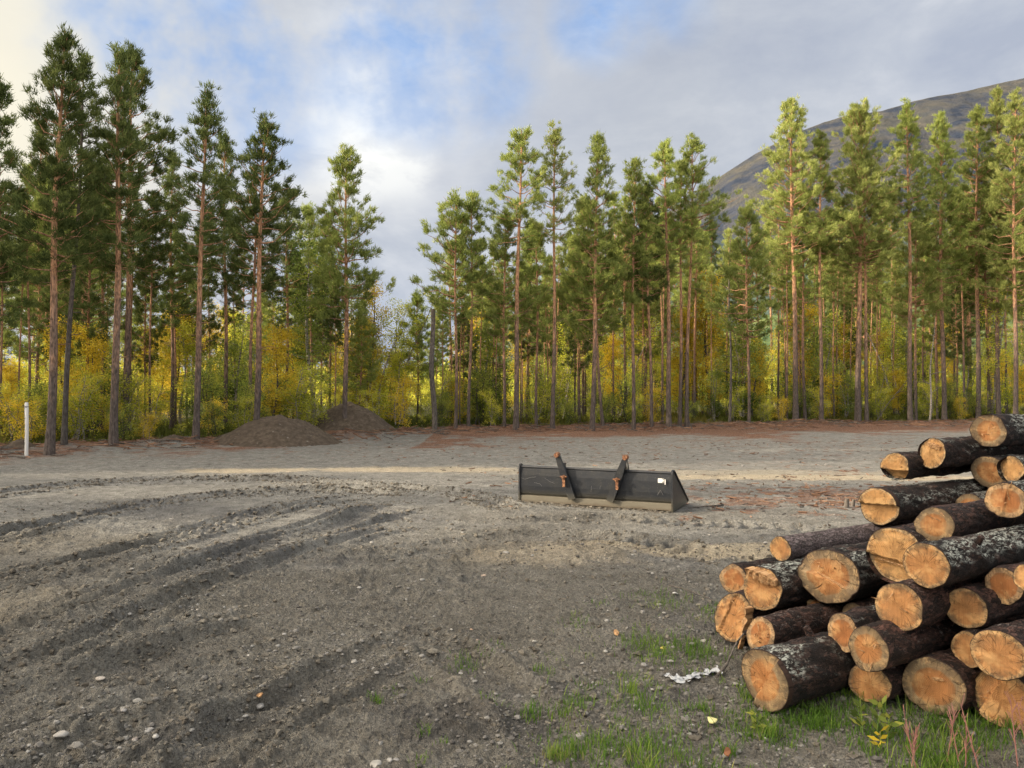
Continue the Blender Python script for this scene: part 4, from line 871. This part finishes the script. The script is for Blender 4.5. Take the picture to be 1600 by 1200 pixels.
# background pines: prototypes copied with their parts
protos = []
for k, (H, cbf, W, mt) in enumerate([(14, .42, 1.2, D_), (15, .56, 1.1, M_), (13, .36, 1.4, D_), (12, .45, 1.3, M_), (14.5, .58, 1.2, B_), (10, .3, 1.3, M_)]):
    tr, cr = pine(H, H*cbf, W, 900+k, mt, (random.uniform(-.4, .4), 0), dens=.8, dead=16, need=.19); protos.append((H, tr, cr))
BG = 'pines standing in the rows behind the forest edge'
first = [True]*len(protos)
def bg_pine(k, x, y, H, label, group):
    Hp, tr, cr = protos[k]; s = H/Hp; z = float(ground_h(np.array([x]), np.array([y]), False)[0])
    root = empty('pine_tree', (x, y, z-.05), label, 'pine tree', group, rz=random.uniform(0, 6.28)); root.scale = (s, s, s)
    a, b_ = (tr, cr) if first[k] else (tr.copy(), cr.copy())
    if not first[k]: C.objects.link(a); C.objects.link(b_)
    first[k] = False; a.parent = root; b_.parent = root
# skyline height (photo row) that background crowns must not exceed
SKX = [-100, 0, 60, 130, 240, 260, 330, 360, 440, 470, 600, 625, 660, 700, 780, 900, 960, 1120, 1150, 1200, 1420, 1500, 1700]
SKY_ = [330, 300, 260, 260, 300, 380, 330, 340, 360, 400, 470, 500, 490, 400, 360, 350, 330, 340, 400, 330, 320, 300, 300]
cnt = 0; tries = 0; used = []
while cnt < 105 and tries < 9000:
    tries += 1
    px = rng.uniform(-60, 1660); off = 1.5+rng.random()**1.2*38
    d0_ = 30.0
    for _ in range(6): d0_ = float(edge_y(np.array((px-800)/F*d0_)))
    d = d0_+off; x = (px-800)/F*d
    if 585 < px < 690 and d < 62: continue
    if any(math.hypot(x-a, d-b_) < 1.2 for a, b_ in used): continue
    if any(abs(px-q[1]) < 7 for q in PINES) and off < 6: continue
    if 1130 < px < 1215 and rng.random() < .5: continue
    ytop = np.interp(px, SKX, SKY_)+rng.uniform(0, 150); H = CAMH-(ytop-HOR)/F*d
    if H < 5.0 or H > 18: continue
    used.append((x, d)); k = rng.integers(0, 6) if px > 600 else rng.choice([0, 2, 3, 0, 5]); bg_pine(int(k), x, d, H, 'pine standing deeper in the forest behind the front row', BG); cnt += 1
SLIM = 'slim high crowned pines crowded between the larger ones'
ptr = [pine(13.5, 13.5*c_, w_, 940+i, m_, (random.uniform(-.3, .3), 0), r0=.085, dens=.8, dead=16, need=.17) for i, (c_, w_, m_) in enumerate([(.62, .75, M_), (.70, .65, B_), (.58, .8, D_)])]
base_n = len(protos); protos += [(13.5, a, b_) for a, b_ in ptr]; first += [True]*3
cnt = 0
while cnt < 95:
    px = rng.choice([rng.uniform(700, 1130), rng.uniform(1130, 1640), rng.uniform(0, 590)], p=[.45, .33, .22]); off = .8+rng.random()*11; d0_ = 30.0
    for _ in range(6): d0_ = float(edge_y(np.array((px-800)/F*d0_)))
    d = d0_+off; x = (px-800)/F*d
    if any(math.hypot(x-a, d-b_) < .7 for a, b_ in used) or any(abs(px-q[1]) < 6 for q in PINES): continue
    ytop = np.interp(px, SKX, SKY_)+rng.uniform(-20, 90); H = CAMH-(ytop-HOR)/F*d; used.append((x, d))
    bg_pine(base_n+int(rng.choice([2, 2, 0]) if px < 600 else rng.choice([0, 1, 1])), x, d, H, 'slim pine with a high small crown crowded between larger trunks', SLIM); cnt += 1
# pines left of the frame, continuing the forest edge (they shade the plot)
side_n = 0
def corridor(x, y):   # clear lanes the low sun comes through
    for c_, hw in ((9.6, .55), (13.6, .6), (17.0, .8)):
        if abs(y-(c_+ (-x)*LANE)) < hw+(1.5 if c_ < 10 else .8): return True
    return False
SUN_AZ, SUN_EL = R(-99), R(20)
LANE = math.tan(R(90)+SUN_AZ)
LG_ = 'pines continuing the forest edge beside the plot'
while side_n < 100:
    x = rng.uniform(-40, -22); y = rng.uniform(-16, 23)
    if corridor(x, y) or abs((x/max(y, .1))) < .85 or any(math.hypot(x-a, y-b_) < 1.3 for a, b_ in used): continue
    used.append((x, y)); bg_pine(int(rng.choice([0, 1, 2, 3])), x, y, rng.uniform(13, 17.5), 'pine continuing the forest edge outside the view', LG_); side_n += 1

# snag and dead trees
def snag(label, xb, yb, xt, yt, r, bark='dead_wood', limbs=6, d=None, name='dead_tree', Lf=.15):
    d = d or at(xb, yb)[1]; x = (xb-800)/F*d; z = gz(x, d); H = CAMH-(yt-HOR)/F*d-z; g = np.random.default_rng(int(xb))
    root = empty(name, (x, d, z-.03), label, 'dead tree'); P = trunk_path(H, (xt-xb)/F*d, 0, g, 12, .08); b = MB()
    b.tube(P, np.linspace(r, r*(.75 if name == 'tree_snag' else .2), 12), 9, t=np.repeat(np.linspace(0, .4, 12), 9)); b.build('trunk', [M[bark]], root, True)
    b = MB()
    for k in range(limbs):
        i = g.integers(3, 11); a = g.random()*6.28; L = g.uniform(.5, 1.2)*H*Lf; c0 = P[i]; dd = np.array([math.cos(a), math.sin(a)*.7, g.uniform(.1, .7)]); b.tube([c0, c0+dd*L*.5+[0, 0, .05], c0+dd*L], [.018, .012, .004], 4, cap=False, t=.2)
    b.build('limbs', [M[bark]], root)
snag('broken topped grey dead trunk with no crown in the forest edge', 679, 677, 676, 482, .115, limbs=5, name='tree_snag', Lf=.06)
snag('thin dead stem with bare twigs left of the short dark pine', 1140, 667, 1142, 372, .075, limbs=16, Lf=.07)
snag('pale crooked dead sapling arching between the right trunks', 1368, 663, 1440, 560, .028, 'grey_bark', 8)
snag('pale dead sapling leaning against the clustered stems', 1082, 672, 1062, 600, .025, 'grey_bark', 6)
snag('white barked bare birch stem behind the pile', 1452, 662, 1462, 495, .06, 'birch', 12)

# birches and bushes
def birch(H, W, seed, leafm, nleaf=4200, stems=1, bark='birch', ls=.074, low=.12):
    g = np.random.default_rng(seed); b = MB(); LC, LD = [], []
    for s_ in range(stems):
        la = g.normal(size=2)*H*.07*(1+.8*(stems > 1)); P = trunk_path(H*g.uniform(.8, 1), la[0], la[1], g, 12, .10); P[:, :2] += g.normal(size=2)*.15*(stems > 1)
        b.tube(P, np.linspace(.010*H+.01, .006, 12), 7, cap=False, t=.1)
        nb = int(26*H/5); 
        for k in range(nb):
            q = g.uniform(low, .97); c0 = np.array([np.interp(q, np.linspace(0, 1, 12), P[:, m]) for m in range(3)]); a = g.random()*6.28
            L = W*g.uniform(.5, 1.1)*(1-abs(q-.42)**1.5*1.3)*1.0; el = g.uniform(.1, 1.0); dd = np.array([math.cos(a)*math.cos(el), math.sin(a)*math.cos(el), math.sin(el)])
            s = np.linspace(0, 1, 5); B = c0+L*dd*s[:, None]; B[1:] += g.normal(size=(4, 3))*.07*L; B[:, 2] -= .15*L*s*s
            b.tube(B, np.linspace(.012, .003, 5), 4, cap=False, t=.1)
            nl = int(nleaf/nb/stems); ncl = max(2, nl//22); cs = g.uniform(.25, 1.05, ncl); cc = np.stack([np.interp(cs, s, B[:, m]) for m in range(3)], 1)+g.normal(size=(ncl, 3))*.12
            idx = g.integers(0, ncl, nl); LC.append(cc[idx]+g.normal(size=(nl, 3))*.12); LD.append(g.normal(size=(nl, 3))+[0, 0, -.4])
    LC = np.concatenate(LC); LD = np.concatenate(LD); v, lo_, si_ = leaf_quads(LC, LD, g.uniform(.7, 1.3, len(LC))*ls, g.uniform(.6, 1.1, len(LC))*ls*.38, g)
    tn = np.repeat(np.clip(.5+fbm(LC[:, 0]+seed, LC[:, 1]+LC[:, 2], .9, 2)*1.1+g.normal(size=len(LC))*.16, 0, 1), 4)
    return b.build('trunk', [M[bark]], None, True), mk('crown', v, lo_, si_, M[leafm], attrs={'tint': tn})
bp = []
for k, (H, W, lm, st) in enumerate([(5, 1.1, 'leaf_yellow', 1), (5.5, 1.2, 'leaf_lime', 1), (4.5, 1.2, 'leaf_green', 2), (6.5, 1.3, 'leaf_yellow', 1), (6, 1.4, 'leaf_lime', 2), (3.2, 1.1, 'leaf_lime', 3), (2.6, 1.1, 'leaf_green', 4), (3.0, 1.0, 'leaf_yellow', 3), (7.5, 1.5, 'leaf_green', 1), (2.2, .9, 'leaf_orange', 4)]):
    a, c_ = birch(H, W, 50+k, lm, 5200 if H > 4 else 3000, st, 'birch' if k % 3 else 'grey_bark', low=.1 if st == 1 else .05); bp.append([H, a, c_, True, lm])
def put_birch(k, x, y, H, label, cat, group=None, name='birch_tree'):
    pr = bp[k]; s = H/pr[0]; z = float(ground_h(np.array([x]), np.array([y]), False)[0])
    root = empty(name, (x, y, z-.04), label, cat, group, rz=random.uniform(0, 6.28)); root.scale = (s*random.uniform(.9, 1.15), s*random.uniform(.9, 1.15), s)
    a, c_ = (pr[1], pr[2]) if pr[3] else (pr[1].copy(), pr[2].copy())
    if not pr[3]: C.objects.link(a); C.objects.link(c_)
    pr[3] = False; a.parent = root; c_.parent = root
def bpx(k, px, d, ytop, label, cat='birch tree', group=None, name='birch_tree'):
    put_birch(k, (px-800)/F*d, d, CAMH-(ytop-HOR)/F*d, label, cat, group, name)
bpx(3, 572, 34, 415, 'golden birch standing highest at the left of the forest gap')
bpx(4, 606, 36, 445, 'yellow green birch at the left shoulder of the gap')
bpx(8, 560, 37, 400, 'leafy green tree behind the golden birch', 'tree', name='leafy_tree')
bpx(8, 490, 31, 330, 'leafy green tree with yellowing top left of the lone pine', 'tree', name='leafy_tree')
bpx(0, 425, 28, 500, 'orange yellow birch behind the large dirt pile')
bpx(0, 145, 25, 500, 'golden birch between the leaning grey stem and the twin pines')
bpx(3, 1110, 42, 392, 'tall golden birch right of the clustered stems')
bpx(0, 1405, 46, 575, 'bright orange yellow birch between the right trunks')
bpx(3, 1320, 49, 480, 'yellow birch behind the broad headed pine')
bpx(4, 1555, 44, 440, 'yellow green birch behind the topmost log')
bpx(0, 960, 40, 520, 'golden birch left of the clustered stems')
bpx(3, 805, 44, 500, 'golden birch directly behind the thick orange trunk')
bpx(9, 275, 23.6, 690, 'small red orange bush at the foot of the pines', 'bush', name='bush')
bpx(9, 1075, 37.5, 655, 'low reddish bush at the forest edge near the clustered stems', 'bush', name='bush')
bpx(0, 15, 25, 560, 'orange yellow bush behind the marker post', 'bush', name='bush')
UG = {'leaf_yellow': ('yellow leaved birch in the thicket under the pines', 'yellow birches in the thicket'), 'leaf_lime': ('yellow green birch in the thicket under the pines', 'yellow green birches in the thicket'), 'leaf_green': ('green leaved sapling in the thicket under the pines', 'green saplings in the thicket'), 'leaf_orange': ('orange leaved bush in the thicket under the pines', 'orange bushes in the thicket')}
cnt = 0
while cnt < 225:
    px = rng.uniform(-90, 1690); off = .8+rng.random()**1.4*30; d0_ = 30.0
    for _ in range(6): d0_ = float(edge_y(np.array((px-800)/F*d0_)))
    d = d0_+off; x = (px-800)/F*d
    ytop = (rng.uniform(455, 590) if px < 650 else rng.uniform(460, 600)) if off > 2.5 else rng.uniform(560, 650)
    if 600 < px < 690: ytop = max(ytop, 500)
    H = CAMH-(ytop-HOR)/F*d
    if H < 1.2 or H > 8: continue
    if H < 3.2: k = int(rng.choice([5, 6, 7, 9], p=[.44, .38, .18, .0]))
    else: k = int(rng.choice([0, 1, 2, 3, 4, 8], p=[.20, .24, .14, .16, .20, .06]))
    lb, gr_ = UG[bp[k][4]]; cat = 'bush' if bp[k][4] == 'leaf_orange' else ('sapling' if bp[k][4] == 'leaf_green' else 'birch tree'); nm = {'bush': 'bush', 'sapling': 'sapling', 'birch tree': 'birch_tree'}[cat]
    put_birch(k, x, d, H, lb, cat, gr_, nm); cnt += 1

cnt = 0
while cnt < 46:   # low saplings spilling out to the very edge of the plot
    px = rng.uniform(-60, 1680); off = .3+rng.random()*1.8; d0_ = 30.0
    for _ in range(6): d0_ = float(edge_y(np.array((px-800)/F*d0_)))
    d = d0_+off; k = int(rng.choice([5, 6, 7], p=[.42, .38, .2])); H = rng.uniform(.5, 2.1)
    nm, cat, lb, gr_ = {5: ('birch_tree', 'birch tree', 'low yellow green birch shoot at the rim of the plot', 'low yellow green shoots at the rim'), 6: ('sapling', 'sapling', 'low green sapling at the rim of the plot', 'low green saplings at the rim'), 7: ('birch_tree', 'birch tree', 'low yellow birch shoot at the rim of the plot', 'low yellow shoots at the rim')}[k]
    put_birch(k, (px-800)/F*d, d, H, lb, cat, gr_, nm); cnt += 1

# ------------------------------------------------------------------ mountain and wooded hills
def hill(name, D, depth, prof_px, prof_py, mat, amp, f, n=300, m=90, base=-30, oc=6, rows=None):
    px = np.linspace(prof_px[0], prof_px[-1], n); top = np.interp(px, prof_px, prof_py); q = np.linspace(0, 1, m)
    X_ = np.zeros((n, m)); Y_ = X_.copy(); Z_ = X_.copy()
    for j in range(m):
        y = D+depth*q[j]; X_[:, j] = (px-800)/F*(D+depth)*(1-.0*(1-q[j])); Y_[:, j] = y
        zt = CAMH-(top-HOR)/F*(D+depth); Z_[:, j] = base+(zt-base)*(q[j]**.8)
    nz = fbm(X_.ravel(), Y_.ravel(), f, oc, .55).reshape(n, m); Z_ += nz*amp*np.sin(np.clip(q, 0, 1)*math.pi*.92+.1)[None]
    rg = -np.abs(fbm(X_.ravel()+900, Y_.ravel()*.4, f*2.2, oc, .55)).reshape(n, m); Z_ += rg*amp*.9*np.sin(q*math.pi*.95+.05)[None]
    V = np.stack([X_, Y_, Z_], -1); back = V[:, -1].copy(); back[:, 1] += depth*.6; back[:, 2] = base
    V = np.concatenate([V, back[:, None]], 1); m += 1
    i = np.arange(n-1)[:, None]*m; j = np.arange(m-1)[None]; Fc = np.stack([i+j, i+m+j, i+m+j+1, i+j+1], -1).reshape(-1, 4)
    return tag(mk(name, V.reshape(-1, 3), Fc, np.full(len(Fc), 4), mat, smooth=True), kind='structure')
t = NT('hazy_mountain'); g = t.co(); n_ = t.noise(g, .006, 8, .62); z = t.sep(g, 2)  # distance haze painted into rock, heath and woods as bluish tones
nzz = t.sep(t.n('ShaderNodeNewGeometry').outputs['Normal'], 2)
rock = t.ramp(n_, [(.35, (.032, .045, .072)), (.55, (.065, .074, .10)), (.7, (.115, .12, .14))])
heath = t.ramp(t.noise(g, .02, 6, .65), [(.35, (.07, .076, .078)), (.6, (.115, .11, .098)), (.75, (.15, .138, .112))])
col = t.mix(t.ramp(t.math('ADD', nzz, t.math('MULTIPLY', t.math('SUBTRACT', n_, .5), 1.3)), [(.72, 0), (.92, 1)]), rock, heath)
wood_ = t.ramp(t.noise(g, .05, 5, .7), [(.35, (.065, .10, .095)), (.6, (.11, .15, .12)), (.72, (.18, .19, .12))])
col = t.mix(t.ramp(t.math('ADD', t.math('DIVIDE', z, 1000), t.math('MULTIPLY', t.math('SUBTRACT', n_, .5), .25)), [(.30, 1), (.46, 0)]), col, wood_)
t.bsdf(col, 1, t.bump(t.noise(g, .03, 8, .7), 22, 1), .05); M['mountain'] = t.m
hill('mountain', 1300, 1500, [740, 790, 820, 860, 950, 1060, 1130, 1180, 1250, 1290, 1330, 1380, 1430, 1500, 1600, 1800, 2300], [560, 500, 478, 452, 390, 322, 273, 240, 203, 187, 176, 170, 155, 142, 122, 85, 60], M['mountain'], 150, .0016, 420, 160, -20)
t = NT('wooded_slope'); g = t.co(); v_ = t.vor(g, .16); n_ = t.noise(g, .02, 5, .6)
col = t.mix(t.ramp(t.vor(g, .16, 'F1', 'Color'), [(.3, 0), (.9, 1)]), (.05, .09, .045), (.12, .16, .06)); col = t.mix(t.ramp(n_, [(.45, 0), (.65, .6)]), col, (.22, .21, .07))
t.bsdf(col, 1, t.bump(v_, 3, 1), .05); M['wooded'] = t.m
hill('wooded_hill', 300, 420, [350, 500, 620, 800, 950, 1100, 1200, 1300, 1450, 1600, 1900], [588, 580, 575, 560, 545, 525, 492, 470, 455, 440, 420], M['wooded'], 18, .008, 340, 120, -6, 7)

# distant forest seen as one mass between the trunks
LC, LD = [], []
N = 60000; px = rng.uniform(-250, 1850, N); d = rng.uniform(78, 120, N); x = (px-800)/F*d
topz = 3.0+1.6*fbm(x*.25, d*.25, 1, 3)*4+np.where((px > 590) & (px < 680), -0.5, .8)
zz_ = rng.random(N)**.8*np.maximum(topz, 1.5)+.3
ln = rng.uniform(.25, .55, N)
v, lo_, si_ = leaf_quads(np.stack([x, d, zz_], 1), rng.normal(size=(N, 3)), ln, ln*.35, rng)
tn = np.repeat(np.clip(.45+fbm(x*.2, d*.2+zz_*.4, 1, 3)*1.5+rng.normal(size=N)*.15, 0, 1), 4)
tag(mk('distant_thicket', v, lo_, si_, M['leaf_lime'], attrs={'tint': tn}), 'far yellow green thicket seen as one mass between the trunks', 'thicket', kind='stuff')

# ------------------------------------------------------------------ sky, sun, camera
w = bpy.data.worlds.new('World'); bpy.context.scene.world = w; w.use_nodes = True; nt_ = w.node_tree; nt_.nodes.clear()
class WT(NT):
    def __init__(s): s.t = nt_
t = WT(); out = t.n('ShaderNodeOutputWorld'); bg = t.n('ShaderNodeBackground')
sky = t.n('ShaderNodeTexSky', sky_type='NISHITA'); sky.sun_disc = False; sky.sun_elevation = SUN_EL; sky.sun_rotation = SUN_AZ; sky.air_density = 1.0; sky.dust_density = 1.0
g = t.co('Generated')
def pdir(px, py): return unit(np.array([(px-800)/F, 1, -(py-HOR)/F]))
def blob(px, py, r, soft=.55):
    r = r*1.25   # soft spot on the sky dome around a world direction
    x = t.n('ShaderNodeVectorMath', operation='DISTANCE'); t.l(gw, x.inputs[0]); x.inputs[1].default_value = pdir(px, py)
    return t.ramp(t.math('DIVIDE', x.outputs['Value'], r/F*1.0), [(0, 1), (soft, .6), (1, 0)], 'EASE')
nw = t.noise(g, 3.2, 4, .55, 'Color'); sb = t.n('ShaderNodeVectorMath', operation='SUBTRACT'); t.l(nw, sb.inputs[0]); sb.inputs[1].default_value = (.5, .5, .5)
ml = t.n('ShaderNodeVectorMath', operation='SCALE'); t.l(sb.outputs[0], ml.inputs[0]); ml.inputs['Scale'].default_value = .16
ad = t.n('ShaderNodeVectorMath', operation='ADD'); t.l(g, ad.inputs[0]); t.l(ml.outputs[0], ad.inputs[1]); gw = ad.outputs[0]
# clear patches
clear = blob(340, 50, 190)
for q in ((240, 60, 120), (640, 80, 140), (750, 95, 105), (560, 50, 130), (980, -30, 100)):
    clear = t.math('MAXIMUM', clear, blob(*q))
clear = t.math('MULTIPLY', clear, t.ramp(t.noise(g, 5.5, 5, .6), [(.38, .2), (.56, 1.2)]), clamp=True)
n1 = t.noise(t.map(g, (1, 1, 1.8)), 4.0, 8, .6, dist=.4); n2 = t.noise(t.map(g, (1, 1, 2.0)), 11, 6, .62, dist=.3)
SB = 10.0   # cloud radiance is given before the background strength
def K(r_, g_, b_): return tuple(SB*v for v in (r_, g_, b_))
cl = t.ramp(t.math('ADD', t.math('MULTIPLY', n1, .7), t.math('MULTIPLY', n2, .3)), [(.36, K(.42, .47, .58)), (.5, K(.57, .61, .68)), (.63, K(.78, .80, .83))])
up = t.sep(g, 2)
cl = t.mix(t.ramp(up, [(.0, .8), (.16, .25), (.3, 0)]), cl, K(.40, .47, .62))
cl = t.mix(t.math('MULTIPLY', blob(40, 120, 380), .75), cl, K(.90, .86, .76))
cl = t.mix(t.math('MULTIPLY', blob(-60, 150, 260), .9), cl, K(1.05, .98, .78))
cl = t.mix(t.math('MULTIPLY', blob(340, 230, 200), .4), cl, K(.70, .71, .74))
cl = t.mix(t.math('MULTIPLY', blob(600, 190, 150), .75), cl, K(.84, .85, .87))
cl = t.mix(t.math('MULTIPLY', blob(565, 222, 90), t.ramp(n2, [(.36, .5), (.55, 1)])), cl, K(1.15, 1.15, 1.1))
cl = t.mix(t.math('MULTIPLY', blob(860, 70, 170), .55), cl, K(.64, .67, .74))
cl = t.mix(t.math('MULTIPLY', blob(1050, 190, 260), .5), cl, K(.50, .535, .60))
cl = t.mix(t.math('MULTIPLY', blob(1450, 50, 300), .4), cl, K(.52, .57, .68))
blue = t.mix(.8, sky.outputs[0], K(.31, .52, .93))
blue = t.mix(t.ramp(n2, [(.4, .1), (.7, .5)]), blue, K(.62, .74, .95))
fin = t.mix(t.math('MULTIPLY', clear, .95), cl, blue)
# unseen sky behind the viewer and overhead, brightened as added fill light
yb = t.sep(g, 1); fin = t.mix(t.math('MULTIPLY', t.ramp(t.math('ADD', t.math('MULTIPLY', yb, -1), up), [(.0, 0), (.9, 1)]), .7), fin, K(1.35, 1.31, 1.24))
gl = t.n('ShaderNodeVectorMath', operation='DISTANCE'); t.l(g, gl.inputs[0]); gl.inputs[1].default_value = unit(np.array([math.sin(SUN_AZ), math.cos(SUN_AZ), .55]))
fin = t.mix(t.ramp(gl.outputs['Value'], [(0, 1), (.4, .6), (.8, 0)], 'EASE'), fin, K(11.0, 9.4, 7.4))  # strong warm glow around the sun, out of view, added as directional soft light
t.l(fin, bg.inputs[0]); bg.inputs[1].default_value = .1; t.l(bg.outputs[0], out.inputs[0])

sun = bpy.data.lights.new('sun', 'SUN'); sun.energy = 5.0; sun.angle = R(.6); sun.color = (1.0, .84, .62)
so = bpy.data.objects.new('sun', sun); C.objects.link(so)
from mathutils import Vector
sd = Vector((math.sin(SUN_AZ)*math.cos(SUN_EL), math.cos(SUN_AZ)*math.cos(SUN_EL), math.sin(SUN_EL)))
so.rotation_euler = sd.to_track_quat('Z', 'Y').to_euler(); so.location = (-30, 0, 30)

cam = bpy.data.cameras.new('camera'); cam.sensor_width = 36; cam.lens = 27; cam.clip_start = .05; cam.clip_end = 12000
co = bpy.data.objects.new('camera', cam); C.objects.link(co); co.location = (0, 0, CAMH); co.rotation_euler = (R(90)+math.atan((HOR-600)/F), 0, 0)
sc = bpy.context.scene; sc.camera = co
sc.view_settings.view_transform = 'Standard'; sc.view_settings.look = 'None'; sc.view_settings.exposure = 0
sc.render.engine = 'CYCLES'; sc.cycles.max_bounces = 5; sc.cycles.diffuse_bounces = 3; sc.cycles.glossy_bounces = 2; sc.cycles.transmission_bounces = 3
sc.cycles.use_adaptive_sampling = True; sc.cycles.adaptive_threshold = .025
